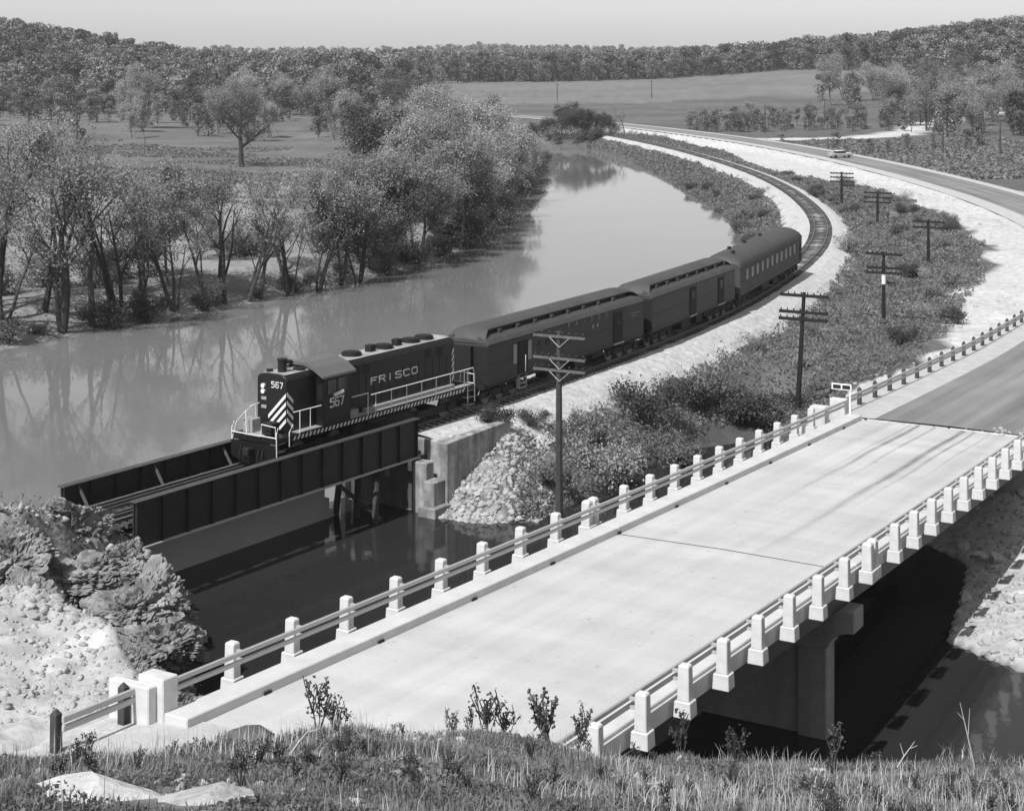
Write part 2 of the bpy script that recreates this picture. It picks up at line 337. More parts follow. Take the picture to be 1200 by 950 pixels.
def terrain(x, y, detail=True):
    dW, aW, _ = seg_dist(x, y, RIVER, True); inn = inside(x, y, RIVER)
    dT, aT, sdT = seg_dist(x, y, TRACK); sT = aT-TA0
    dR, aR, sdR = seg_dist(x, y, ROAD); tR = aR-RA0; zr = road_z(aR)
    low = 2.4+.7*fbm(x*.03, y*.03, 1, 3)
    left = sstep(20, -5, x-np.interp(y, [0, 200, 450], [-60, -20, 20]))
    bank = sstep(0, 1, dW/np.where(y > 130, 6., 4.5))
    beach = sstep(11, 16, x)*sstep(85, 70, y)*(y > 45)
    z = low*bank+.25*beach*0
    z = np.where(beach > 0, z*(1-beach)+beach*np.minimum(.16*dW+.15, 3.2), z)
    z = z+hills(x, y)*bank
    if detail: z = z+.35*fbm(x*.25, y*.25, 9, 3)*bank+1.2*fbm(x*.01, y*.01, 4, 3)*sstep(450, 800, y)
    # rock shelf by the railway abutment, spoil plateau beside the road
    pl = sstep(0, 3.2, dW)*sstep(57, 48, y+(x+15)*-.55)*sstep(-4, -8.5, x)*sstep(-75, -60, x)
    edge = np.interp(x, [-24, -15, -12.6, -9.6, -8.7, -8.3], [53, 52, 50.2, 45.4, 42.5, 37])
    pl = sstep(0, 2.0, edge-y+.9*fbm(x*.5, y*.5, 21, 2))*sstep(0, 2.5, dW)*(x < 4)*(y > 28)
    zp = 6.35+.5*fbm(x*.28, y*.28, 11, 3)+.55*np.exp(-((x+14.5)**2+(y-50)**2)/14)
    z = np.maximum(z, pl*zp)
    perp = ((x+17.55)*.83-(y-68.6)*.558); al = ((x+17.55)*.558+(y-68.6)*.83)
    berm = sstep(1.7, 3.6, perp)*sstep(6.6, 4.6, perp)*sstep(-.5, -2.6, al)
    zb = 3.6+2.7*sstep(-1.5, -9, al)+.5*fbm(x*.35, y*.35, 31, 3)
    z = np.maximum(z, berm*zb)
    # railway embankment, road embankment and cut
    zb4 = .22+.40*dW+1.9*sstep(23.5, 27.4, sT)
    gap = (sT > -.9) & (sT < 20.3)
    ze = 3.42-np.clip(dT-2.6, 0, 99)*.58
    ze = np.where(gap, -9, ze)
    z = np.where((dT < 2.9) & ~gap, ze, np.maximum(z, ze))
    z = np.where((dT < 2.9) & gap, np.minimum(z, .4), z)
    wing = (sdT > 0) & (sT > 17) & (sT < 27.4) & (dT > 3.45)
    z = np.where(wing, np.minimum(z, zb4), z)
    br = (tR > T0+.3) & (tR < T1-.3)
    w_ = np.where(sdR < 0, 6.3, 6.2)
    zre = zr-.10-np.clip(dR-w_, 0, 99)*.52
    zre = np.where(br, -9, zre)
    z = np.where((dR < w_) & ~br, zre, np.maximum(z, zre))
    z = np.where(br & (dR < 6.4), np.minimum(z, np.maximum(zr-2.6, .2)), z)
    # behind the far abutment the fill falls to the creek
    # foreground hill
    fz = fg_z(x, y); cam_side = fg_side(x, y)[2] > 0
    z = np.where(y < 46, np.where(cam_side, fz, np.maximum(z, fz)), z)
    z = np.where((y < 46) & (dR < 5.6) & (tR < T0) & ~cam_side, zr-.10, z)
    # water bed
    zi = -np.minimum(.35*dW+.02, 1.8)
    fgw = sstep(38, 42, y)
    z = np.where(inn & (y > 44), zi, z)
    z = np.where(inn & (y <= 44), np.maximum(zi, fz), z)
    # side road bench
    dS, aS, _ = seg_dist(x, y, SIDE)
    return z, dict(dW=dW, inn=inn, dT=dT, sT=sT, dR=dR, tR=tR, sdR=sdR, dS=dS, cs=cam_side, pl=pl, berm=berm, perp=perp, al=al, beach=beach, zr=zr, sdT=sdT)

BRUSH_EDGE = [(12, 80), (15.5, 88), (17.5, 95), (20.2, 101), (24.6, 107), (28.6, 114), (33.8, 126), (39, 140), (46, 159), (53, 182), (59, 221), (61, 252), (59, 281), (54, 304), (50, 332), (51, 380), (46.5, 440), (38, 490), (26, 540)]
def tw(s, side):
    """half width of the bare ballast and stone beside the track"""
    return np.where(side > 0, 4.2-1.1*sstep(85, 125, s), 3.4+1.6*sstep(75, 90, s)*sstep(190, 120, s))
def cover(x, y, z, k):
    """ground reflectance (what lies there), not light"""
    n1 = fbm(x*.05, y*.05, 41, 4); n2 = fbm(x*.4, y*.4, 51, 4); n3 = fbm(x*1.7, y*1.7, 61, 3)
    a = .105+.03*n1+.03*n2                                              # rough grass
    # left meadow, dry and pale near the river, browner behind
    lm = (x < np.interp(y, [100, 200, 330, 450], [-20, -5, 5, 10])+12)
    a = np.where(lm & (y < 900), np.where(y < 290+40*n1, .25+.07*n1+.06*n2, .135+.05*n1+.03*n2), a)
    # far field on the rise
    fld = (x > -70) & (y > 500) & (y < 950)
    band = .5+.5*np.sin(y*.16+x*.012+2.5*fbm(x*.01, y*.02, 71, 3)*3)
    a = np.where(fld, np.where(y < 690+.22*x+25*fbm(x*.008, y*.004, 73, 2), .10+.03*band+.02*n1+.02*n2, .155+.02*band+.03*n1+.025*n2), a)
    a = np.where(y > 980, .07, a)
    # gravel: road fill, side road, beach, ballast spill, spoil heap
    ed = np.interp(y, [p[1] for p in BRUSH_EDGE], [p[0] for p in BRUSH_EDGE])+1.8*fbm(y*.12, x*.12, 81, 3)*2
    gravel = .50+.05*n2+.05*n3
    gr = (x > ed) & (x < np.interp(y, [80, 150, 240, 345, 500], [60, 75, 84, 82, 60])) & (y > 78) & (y < 520) & (y < 508) & (k['dR'] < 40) & ((k['sdR'] < 0) | (k['dR'] < 7.5))
    a = np.where(gr, gravel, a)
    wid = 6+2*fbm(x*.05, y*.05, 91, 2); a = np.where(k['dS'] < wid+6*sstep(90, 40, x)*0, gravel+.03, a)
    a = np.where((k['dR'] < 8) & (k['tR'] > T1) & (y < 512), gravel, a)
    a = np.where((k['beach'] > .3), .42+.08*n3+.05*n2, a)
    a = np.where((k['dT'] < tw(k['sT'], k['sdT'])+.7*n2) & ((k['sT'] > 18) | (k['sT'] < 2)), .44+.06*n3, a)
    a = np.where((k['pl'] > .35) & (z > 4.8), .38+.12*n2+.10*n3, a)
    a = np.where(k['berm'] > .2, .34+.22*np.clip(n3*2.6+n2*1.2, -1, 1), a)
    a = np.where((k['pl'] <= .35) & (x < 0) & (y > 40) & (y < 66) & (k['dT'] > 3), .20+.16*np.clip(n3*2+n2, -1, 1), a)
    sand = (x > -6.5) & (x < -.5) & (y > 79) & (y < 90); a = np.where(sand, .27+.16*np.clip(n3*1.5+n2, -1, 1), a)
    a = np.where((x > 17) & (x < 24) & (y > 78) & (y < 100) & (k['sdR'] < 0) & (k['dR'] < 10), .42+.1*n3, a)
    a = np.where((y < 40) & (k['cs'] | ((x > 0) & (k['tR'] > T0))), .17+.07*n3+.06*n2, a)
    a = np.where(k['inn'] & (z < .1), .08, a)
    return np.clip(a, .03, .62)

def axis(parts):
    out = []
    for a, b, s in parts: out += list(np.arange(a, b, s))
    out.append(parts[-1][1]); return np.array(out)
gx = axis([(-6000, -1000, 500), (-1000, -300, 25), (-300, -100, 5), (-100, -32, 1.3), (-32, -26, .5), (-26, -7, .22), (-7, 26, .34), (26, 90, 1.1), (90, 300, 5), (300, 1000, 25), (1000, 6000, 500)])
gy = axis([(-60, 12, 3), (12, 40, .34), (40, 68, .24), (68, 92, .36), (92, 150, .8), (150, 340, 2.0), (340, 700, 5), (700, 1300, 15), (1300, 4000, 60), (4000, 9000, 500)])
X, Y = np.meshgrid(gx, gy); Z, K = terrain(X, Y)
A = cover(X, Y, Z, K)
# rocky relief where the ground is rock and spoil
rk = np.maximum(K['berm'], ((K['pl'] <= .6) & (X < 2) & (X > -30) & (Y > 38) & (Y < 66) & (K['dT'] > 2.6) & ~K['inn']).astype(float)*.8)
str_ = np.abs(fbm(X*.5, Y*.5, 101, 5)); Z = Z+rk*(.8*(.3-str_*1.7)+.55*fbm(X*1.7, Y*1.7, 103, 5)); Zq = np.round(Z/.36)*.36; Z = Z+rk*.55*(Zq-Z)
sp = ((K['pl'] > .35) & (Z > 4.8) & (K['dR'] > 6.6)).astype(float); Z = Z+sp*(.42*fbm(X*.6, Y*.6, 105, 5)-.5*np.maximum(0, .10-np.abs(fbm(X*.7, Y*.7, 106, 3)))*4*.5+.2*fbm(X*2.2, Y*2.2, 107, 3))
fgm = ((Y < 36) & K['cs']).astype(float); Z = Z+fgm*.16*fbm(X*.8, Y*.8, 109, 4)
nx, ny = len(gx), len(gy); idx = np.arange(nx*ny).reshape(ny, nx)
F = np.stack([idx[:-1, :-1], idx[:-1, 1:], idx[1:, 1:], idx[1:, :-1]], -1).reshape(-1, 4)
gme = np_mesh('ground', np.stack([X, Y, Z], -1).reshape(-1, 3), F, None, True)
at = gme.attributes.new('cover', 'FLOAT', 'POINT'); at.data.foreach_set('value', A.ravel().astype(np.float32))
M['ground'] = mat('ground_cover', .2, .95, .32, 1.3, bump=.09, bscale=2.6, detail=10, attr='cover')
tag(link('ground', gme, M['ground']), kind='structure')
from mathutils.bvhtree import BVHTree
def zgrid(x, y):
    i = np.clip(np.searchsorted(gx, x)-1, 0, nx-2); j = np.clip(np.searchsorted(gy, y)-1, 0, ny-2)
    u = np.clip((x-gx[i])/(gx[i+1]-gx[i]), 0, 1); v = np.clip((y-gy[j])/(gy[j+1]-gy[j]), 0, 1)
    return (Z[j, i]*(1-u)+Z[j, i+1]*u)*(1-v)+(Z[j+1, i]*(1-u)+Z[j+1, i+1]*u)*v
def zg(x, y): return float(zgrid(np.array(x), np.array(y)))

# ---- water
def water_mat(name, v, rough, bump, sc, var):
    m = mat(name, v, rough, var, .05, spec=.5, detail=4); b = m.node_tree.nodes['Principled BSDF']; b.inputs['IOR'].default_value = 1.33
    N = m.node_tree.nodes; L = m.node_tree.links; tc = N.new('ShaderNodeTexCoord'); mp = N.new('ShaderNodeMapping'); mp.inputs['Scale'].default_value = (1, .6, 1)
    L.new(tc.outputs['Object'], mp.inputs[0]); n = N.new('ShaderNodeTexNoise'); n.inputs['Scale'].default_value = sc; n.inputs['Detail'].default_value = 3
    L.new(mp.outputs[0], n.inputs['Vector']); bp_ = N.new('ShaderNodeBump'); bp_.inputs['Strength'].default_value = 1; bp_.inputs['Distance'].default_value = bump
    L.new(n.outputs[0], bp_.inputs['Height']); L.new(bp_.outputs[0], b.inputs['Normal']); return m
M['river'] = water_mat('muddy_river_water', .18, .035, .006, 1.1, .12)
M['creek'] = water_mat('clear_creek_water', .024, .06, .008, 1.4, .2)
LA = (-18.1, 69.1); LB = (-7.2, 84.7)    # where muddy and clear water meet, under the railway bridge
def sheet(name, poly, z, m):
    me = bpy.data.meshes.new(name); me.from_pydata([(p[0], p[1], z) for p in poly], [], [tuple(range(len(poly)))])
    o = link(name, me, m); o['kind'] = 'structure'; return o
sheet('river', [(-900, -20), (-40, 30), (-21, 63.7), LA, LB, (-2, 90), (60, 200), (60, 470), (-20, 480), (-900, 300)], 0, M['river'])
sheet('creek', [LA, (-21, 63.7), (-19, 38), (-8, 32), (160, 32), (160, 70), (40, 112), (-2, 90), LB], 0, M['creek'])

# ------------------------------------------------------------------ road surface and shoulders
def strip(name, P, arcs, w0, w1, zf, m, segs=4):
    me = bpy.data.meshes.new(name); n = len(P); d = np.gradient(P, axis=0); d /= np.linalg.norm(d, axis=1)[:, None]
    nr = np.stack([d[:, 1], -d[:, 0]], 1); V = []; UV = []
    for i in range(n):
        for k in range(segs+1):
            wv = w0+(w1-w0)*k/segs; q = P[i]+nr[i]*wv; V.append((q[0], q[1], zf(arcs[i], wv))); UV.append((arcs[i]-RA0, wv))
    F = [(i*(segs+1)+k, i*(segs+1)+k+1, (i+1)*(segs+1)+k+1, (i+1)*(segs+1)+k) for i in range(n-1) for k in range(segs)]
    me.from_pydata(V, [], F); uv = me.uv_layers.new(name='UVMap')
    for l in me.loops: uv.data[l.index].uv = UV[l.vertex_index]
    me.materials.append(m); o = link(name, me, None); return o
def rp(a): return np.stack([np.interp(a, RA, ROAD[:, 0]), np.interp(a, RA, ROAD[:, 1])], -1)
af = np.arange(RA0+T1+.02, RA[-1]-5, 2.0); an = np.arange(5, RA0+T0-.02, 2.0); an = np.append(an, RA0+T0-.02)
zc_ = lambda a, wv: float(road_z(np.array(a)))-.012*abs(wv)
tag(strip('road', rp(af), af, -3.6, 4.3, lambda a, w: zc_(a, w)+.0, M['asphalt'], 6), kind='structure')
tag(strip('road_shoulder', rp(af), af, -6.4, -3.6, lambda a, w: zc_(a, w)-.004, M['shoulder'], 3), kind='structure')
tag(strip('road_shoulder', rp(af), af, 4.3, 6.4, lambda a, w: zc_(a, w)-.004, M['shoulder'], 3), kind='structure')
tag(strip('road_approach', rp(an), an, -5.2, 5.2, lambda a, w: zc_(a, w), M['shoulder'], 6), kind='structure')

# ------------------------------------------------------------------ road bridge
bridge = empty('road_bridge', bp(T0, 5.3), 0, 'white concrete road bridge with post and rail parapets over the creek', 'bridge')
BINV = Matrix.Translation(-Vector(bridge.location))
def onb(o):
    o.data.transform(BINV); o.parent = bridge; return o
def bstrip(mb, s0, s1, dz0, dz1, ta=T0, tb=T1, n=26):
    """solid running along the bridge between transverse s0..s1 and heights dz0..dz1 relative to roadway"""
    ts = np.linspace(ta, tb, n)
    for i in range(n-1):
        pass
    vs = []; 
    for t in ts: vs += [bp(t, s0, dz=dz0), bp(t, s1, dz=dz0), bp(t, s1, dz=dz1), bp(t, s0, dz=dz1)]
    fs = [(0,1,2,3), tuple(4*(n-1)+k for k in (3,2,1,0))]
    for i in range(n-1):
        for k in range(4): fs.append((4*i+k, 4*(i+1)+k, 4*(i+1)+(k+1) % 4, 4*i+(k+1) % 4))
    mb.add(vs, fs); return mb
CI, CO = 1.22, .45      # curb inner and outer edge measured from the post line
for nm, ta, tb in (('deck_slab', T0+.0, -.02), ('deck_slab', .02, T1)):
    mb = MB(); n = 20; ts = np.linspace(ta, tb, n); ss = np.linspace(CI, BW_-CI, 9); me = bpy.data.meshes.new(nm)
    V = [bp(t, s, dz=-.012*abs(s-BW_/2)) for t in ts for s in ss]; UV = [(t+(0), s-BW_/2) for t in ts for s in ss]
    F_ = [(i*9+k, i*9+k+1, (i+1)*9+k+1, (i+1)*9+k) for i in range(n-1) for k in range(8)]
    b0 = len(V)
    V += [bp(t, s, dz=-.28) for t in (ta, tb) for s in (CI, BW_-CI)]; UV += [(0, 0)]*4
    # ends, skirts and underside
    F_ += [(b0, b0+1)+tuple(range(8, -1, -1)), (b0+3, b0+2)+tuple((n-1)*9+k for k in range(9)), (b0, b0+2, b0+3, b0+1)]
    me.from_pydata(V, [], F_); uv = me.uv_layers.new(name='UVMap')
    for l in me.loops: uv.data[l.index].uv = (UV[l.vertex_index][0]-(T0)+0, UV[l.vertex_index][1])
    me.materials.append(M['deck']); onb(link(nm, me, None))
mb = MB()
for s in (1.35, BW_-1.35):
    pass
# expansion joint strips: dark gap filler across the roadway
for t, wd in ((0, .035), (T0+.45, .09), (T0-.25, .06)):
    m_ = MB(); vs = [bp(t-wd, CI+.0, dz=-.045), bp(t+wd, CI, dz=-.045), bp(t+wd, BW_/2, dz=.006), bp(t-wd, BW_/2, dz=.006), bp(t+wd, BW_-CI, dz=-.045), bp(t-wd, BW_-CI, dz=-.045)]
    m_.add(vs, [(0,1,2,3), (3,2,4,5)]); onb(m_.build('expansion_joint', M['black_rubber']))
for side in (0, 1):
    S = (lambda v: v) if side == 0 else (lambda v: BW_-v)
    for ta, tb in ((T0, -.02), (.02, T1)):
        mb = MB(); bstrip(mb, S(CO), S(CI), -.28, .20, ta, tb); onb(mb.build('curb', M['concrete'], bevel=.025))
    mb = MB(); bstrip(mb, S(CO-.09), S(CO), -.36, .10); onb(mb.build('fascia_edge', M['concrete'], bevel=.015))
    # steel stringers under the deck
    mb = MB()
    for s in ((1.0, 3.2) if side == 0 else (1.0, 3.2)):
        bstrip(mb, S(s)-.16, S(s)+.16, -1.25, -.29); 
    onb(mb.build('girder', M['steel_dark']))
    # scuppers along the curb foot
    for t in np.arange(-20.5, 28, 5.1):
        m_ = MB(); m_.bar(bp(t, S(CI+.03), dz=-.02), bp(t+.28, S(CI+.03), dz=-.02), .03, .10); onb(m_.build('drain_opening', M['black_rubber']))
    # two horizontal rails
    for hz, hh in ((-.21, .15), (-.42, .14)):
        mb = MB(); bstrip(mb, S(.34), S(.41), 1.05+hz-hh/2, 1.05+hz+hh/2, T0+.2, T1-.1); onb(mb.build('rail', M['rail_paint'], bevel=.03))
# posts
def post_mesh(double=False):
    mb = MB(); a = .15; b = .16
    if not double:
        mb.frus(0, 0, -.28, .14, .23, .24, .21, .22); mb.frus(0, 0, .14, 1.0, .15, .165, .135, .15); mb.frus(0, 0, 1.0, 1.05, .135, .15, .11, .125)
    else:
        mb.box(-.50, .50, -.24, .24, -.28, .14)
        for c in (-.24, .24): mb.frus(c, 0, .14, .98, .17, .175, .16, .16); mb.frus(c, 0, .98, 1.06, .16, .16, .12, .11)
    mb.box(-.12, .12, -.41 if 1 else 0, -.15, .52, .95) if False else None
    return mb.mesh('post', M['post'], bevel=.02)
pm = post_mesh(); pdm = post_mesh(True)
ang = math.atan2(BD[1], BD[0])
def add_post(me, t, s):
    o = link('post', me, None); p = bp(t, s); o.parent = bridge
    o.location = Vector(p)-Vector(bridge.location); o.rotation_euler = (0, 0, ang); return o
ks = [2.62+2.47*k for k in range(0, 8)]
for s in (0, BW_):
    add_post(pdm, .12, s)
    for k in range(8): add_post(pm, -(2.55+2.53*k), s)
    for k in range(11 if s else 10): add_post(pm, 2.98+2.36*k, s)
# bracket arms holding rails to the posts
for s, sg in ((0, 1), (BW_, -1)):
    for t in [-(2.55+2.53*k) for k in range(8)]+[2.98+2.36*k for k in range(11)]+[-.12, .36]:
        for dz in (.84, .63):
            mb = MB(); mb.bar(bp(t, s+sg*.14, dz=dz), bp(t, s+sg*.36, dz=dz), .09, .07); onb(mb.build('rail_bracket', M['rail_paint']))
# pylons at the ends
def pylon(t0, t1, s0, s1, z0, z1, nm='end_pylon'):
    mb = MB(); vs = [bp(t, s, dz=z) for z in (z0, z1) for t, s in ((t0, s0), (t1, s0), (t1, s1), (t0, s1))]
    mb.add(vs, [(0,3,2,1),(4,5,6,7),(0,1,5,4),(1,2,6,5),(2,3,7,6),(3,0,4,7)]); return onb(mb.build(nm, M['post'], bevel=.03))
pylon(T0-.05, T0+.5, -.32, .50, -1.5, 1.02)
pylon(T0-.35, T0-.05, -1.0, .30, -1.5, .86, 'wing_wall')
pylon(T0+.0, T0+.5, BW_-.5, BW_+.3, -1.5, 1.02)
pylon(T1-.2, T1+.35, -.45, .42, -1.2, .95)
pylon(T1-.9, T1-.2, -1.3, -.46, -1.2, .55, 'wing_wall')
pylon(T1-.2, T1+.35, BW_-.42, BW_+.4, -1.2, .95)
# pier: cap with curved brackets, two columns and a web between
zc = bz(0)-1.26
def plane_prism(pts, t0, t1, name, m, bev=.03):
    """polygon in (s, z) across the bridge, extruded along t"""
    n = len(pts); vs = [bp(t, s, z=z) for t in (t0, t1) for s, z in pts]
    fs = [tuple(range(n)), tuple(range(2*n-1, n-1, -1))]+[(i, (i+1) % n, n+(i+1) % n, n+i) for i in range(n)]
    mb = MB(); mb.add(vs, fs); return onb(mb.build(name, m, bevel=bev))
e0, e1 = .35, BW_-.35
arc = [(e1, zc), (e1, zc-.75)]+[(e1-.05-.95*math.sin(a)*.9, zc-.75-.62*(1-math.cos(a))) for a in np.linspace(.2, 1.5, 6)]
arcL = [(BW_-s, z) for s, z in arc[::-1]]
plane_prism(arc+[(e1-1.4, zc-1.45), (e0+1.4, zc-1.45)]+arcL, -.52, .52, 'pier_cap', M['pier'])
zlow = zc-1.4
for s0 in (BW_-2.35, 1.35):
    plane_prism([(s0, -1.5), (s0+1.0, -1.5), (s0+1.0, zlow), (s0, zlow)], -.45, .45, 'pier_column', M['pier'])
plane_prism([(2.36, -1.5), (BW_-2.36, -1.5), (BW_-2.36, zlow-.02), (2.36, zlow-.02)], -.24, .24, 'pier_wall', M['pier'])
for t0, t1 in ((T0-.3, T0+.9), (T1-.9, T1+.3)):
    plane_prism([(.0, -1), (BW_, -1), (BW_, bz(t0)-.30), (.0, bz(t0)-.30)], t0, t1, 'abutment', M['pier'])
# lighting/sign plate at the far left end
sg = empty('bridge_sign', bp(T1-.1, .62), ang, 'small white framed plate with two dark bars on a white post at the bridge end', 'sign')
mb = MB(); mb.frus(0, 0, -.1, 1.75, .05, .05, .045, .045); mb.build('post', M['white'], sg, bevel=.008)
mb = MB(); mb.box(-.08, -.05, -.10, .98, 1.42, 1.76); mb.build('plate', M['white'], sg, bevel=.02)
for y0 in (-.03, .47):
    mb = MB(); mb.box(-.092, -.081, y0, y0+.42, 1.49, 1.69); mb.build('dark_bar', M['black_rubber'], sg)

# ------------------------------------------------------------------ guardrails on the approaches
def guardrail(label, t_a, t_b, s, n, dz=0, flare=0, roadside=True):
    g = empty('guardrail', tuple(rp(np.array([RA0+t_a]))[0])+(float(road_z(np.array(RA0+t_a))),), 0, label, 'guardrail'); inv = Matrix.Translation(-Vector(g.location))
    def pt(t, off, z):
        a = RA0+t; P = rp(np.array([a-.5, a+.5])); d = P[1]-P[0]; d /= np.linalg.norm(d); c = rp(np.array([a]))[0]
        off = off-flare*max(0, (t_a-t))*.0
        q = c+np.array([d[1], -d[0]])*off; return (q[0], q[1], float(road_z(np.array(a)))+z+dz)
    ts = np.linspace(t_a, t_b, max(6, int(abs(t_b-t_a)/2)))
    for z, h in ((.68, .16), (.47, .15)):
        mb = MB(); vs = []
        for t in ts:
            for o_, zz in ((-.04, -h/2), (.04, -h/2), (.04, h/2), (-.04, h/2)): vs.append(pt(t, s+o_, z+zz))
        m_ = len(ts); fs = [(0,1,2,3), tuple(4*(m_-1)+k for k in (3,2,1,0))]
        for i in range(m_-1):
            for k in range(4): fs.append((4*i+k, 4*(i+1)+k, 4*(i+1)+(k+1) % 4, 4*i+(k+1) % 4))
        mb.add(vs, fs); o = mb.build('rail', M['rail_paint'], bevel=.02); o.data.transform(inv); o.parent = g
    pmesh = None
    for t in np.linspace(t_a+(.9 if t_b > t_a else -.9), t_b, n):
        a = Vector(pt(t, s-.2, -.5)); 
        if pmesh is None:
            mb = MB(); mb.frus(0, 0, 0, 1.28, .11, .11, .10, .10); mb.frus(0, 0, 1.28, 1.40, .10, .10, .02, .02); pmesh = mb.mesh('post', M['pole'], bevel=.01)
        o = link('post', pmesh, None); o.parent = g; o.location = a-Vector(g.location); o.rotation_euler = (0, 0, ang)
    return g
guardrail('long guardrail with short black posts beside the asphalt road beyond the bridge', T1+.2, 88, -5.45, 22)
guardrail('short piece of guardrail at the near left end of the bridge', T0-.2, T0-3.3, -5.45, 2)

# ------------------------------------------------------------------ railway: ballast, track, girder bridge
def tstrip(name, s0, s1, prof, m, step=1.0, parent=None, noise=0):
    """sweep a cross-section [(p, z)] along the track"""
    ss = np.arange(s0, s1+1e-6, step); V = []
    for i, s in enumerate(ss):
        c, d = tr_at(s)
        for j, (p, z) in enumerate(prof):
            e = noise*(random.random()-.5) if noise and 0 < j < len(prof)-1 else (noise*2*(random.random()-.5) if noise else 0)
            V.append((c[0]+(p+e)*d[1], c[1]-(p+e)*d[0], z+(noise*.15*(random.random()-.5))))
    k = len(prof); n = len(ss); Fs = [(i*k+j, i*k+j+1, (i+1)*k+j+1, (i+1)*k+j) for i in range(n-1) for j in range(k-1)]
    me = bpy.data.meshes.new(name); me.from_pydata(V, [], Fs); me.update()
    o = link(name, me, m, parent); return o
tag(tstrip('ballast_bed', 20.4, 26.8, [(-4.7, 2.1), (-3.4, 3.0), (-2.2, ZR-.34), (-1.2, ZR-.2), (0, ZR-.17), (1.2, ZR-.2), (2.3, ZR-.34), (3.2, 3.3), (3.22, 2.6)], M['ballast'], .8, noise=.1), kind='structure')
for nm, a, b in (('ballast_bed', 26.8, 560), ('ballast_bed', -40, -1.1)):
    tag(tstrip(nm, a, b, [(-4.7, 2.1), (-3.4, 3.0), (-2.2, ZR-.34), (-1.2, ZR-.2), (0, ZR-.17), (1.2, ZR-.2), (2.3, ZR-.34), (3.5, 3.0), (4.8, 2.1)], M['ballast'], .8, noise=.35), kind='structure')
track = empty('railway_track', tuple(tr_at(19.5)[0])+(ZR-.2,), 0, 'single railway track curving away along the river on pale ballast', 'railway track')
TI = Matrix.Translation(-Vector(track.location))
for p0 in (-.7535, .7535):
    o = tstrip('rail', -34, 560, [(p0-.036, ZR-.16), (p0-.036, ZR), (p0+.036, ZR), (p0+.036, ZR-.16)], M['rail_steel'], 1.0); o.data.transform(TI); o.parent = track
mb = MB(); mb.box(-.115, .115, -1.3, 1.3, -.18, 0); tie_me = mb.mesh('sleeper', M['tie'], bevel=.012)
S_END = 97.0
vis = np.arange(S_END, S_END+100*.58, .58)
for s in vis:
    c, d = tr_at(s); o = link('sleeper', tie_me, None); o.parent = track
    o.location = Vector((c[0], c[1], ZR-.15))-Vector(track.location); o.rotation_euler = (0, 0, math.atan2(d[1], d[0])+random.uniform(-.02, .02))
mb = MB()
for s in list(np.arange(19.6, S_END, .58))+list(np.arange(S_END+58.1, 420, .58)):
    c, d = tr_at(s); mb.bar((c[0]-1.3*d[1], c[1]+1.3*d[0], ZR-.24), (c[0]+1.3*d[1], c[1]-1.3*d[0], ZR-.24), .23, .18)
o = mb.build('sleeper_rows', M['tie']); o.data.transform(TI); o.parent = track; o['kind'] = 'stuff'

TDIR = np.array((.558, .83)); TDIR /= np.linalg.norm(TDIR); trz = math.atan2(TDIR[1], TDIR[0])
rb = empty('railway_bridge', (-17.55, 68.6, ZR), trz, 'black plate girder railway bridge under the locomotive with concrete abutments', 'bridge')
# local frame: x along track, y to the far side, z from rail level
GL = 19.4; GT, GB = .80, -1.12
def girder(y, sg):
    o = MB(); o.box(0, GL, y-.02, y+.02, GB, GT); g = o.build('girder', M['steel_dark'], rb)
    mb = MB(); mb.box(-.05, GL+.05, y-.21, y+.21, GT, GT+.05); mb.build('top_flange', M['flange'], rb)
    mb = MB(); mb.box(-.05, GL+.05, y-.21, y+.21, GB-.05, GB); mb.build('bottom_flange', M['brace'] if y < 0 else M['flange'], rb)  # near bottom flange pale: the sunlit edge is put into its colour
    mb = MB()
    for x in np.arange(.08, GL, 1.48):
        for q in (-1, 1): mb.box(x-.012, x+.012, y+q*.02 if q > 0 else y-.13, y+.13 if q > 0 else y-.02, GB, GT)
    for v_ in [mb]: me_ = v_.mesh('st', None); bm_ = bmesh.new(); bm_.from_mesh(g.data); bm_.from_mesh(me_); bm_.to_mesh(g.data); bm_.free()
    # knee braces towards the track
    for x in np.arange(.9, GL, 4.44):
        yi = y+(.05 if y < 0 else -.05); ye = y+(.85 if y < 0 else -.85)
        mb = MB(); mb.bar((x, yi, GT-.12), (x, ye, -.42), .10, .09); mb.build('knee_brace', M['wood'], rb)
    return g
girder(-2.2, 1); girder(2.25, -1)
mb = MB()
for x in np.arange(.4, GL, 2.22): mb.box(x-.1, x+.1, -2.15, 2.2, -1.0, -.62)
for y in (-.8, .8): mb.box(0, GL, y-.12, y+.12, -.95, -.40)
mb.build('floor_beams', M['steel_dark'], rb)
mb = MB(); mb.box(-.12, .12, -1.75, 1.75, -.38, -.16); btie = mb.mesh('bridge_tie', M['tie'], bevel=.012)
for x in np.arange(-.2, GL+.3, .41):
    o = link('bridge_tie', btie, None, rb); o.location = (x, random.uniform(-.06, .06), 0)
for y in (-1.25, 1.25):
    mb = MB(); mb.box(-.4, GL+.4, y-.09, y+.09, -.157, -.02); mb.build('guard_timber', M['wood'], rb)
for y in (-.38, .38):
    mb = MB(); mb.box(-.4, GL+.4, y-.03, y+.03, -.155, -.02); mb.build('guard_rail', M['rail_steel'], rb)
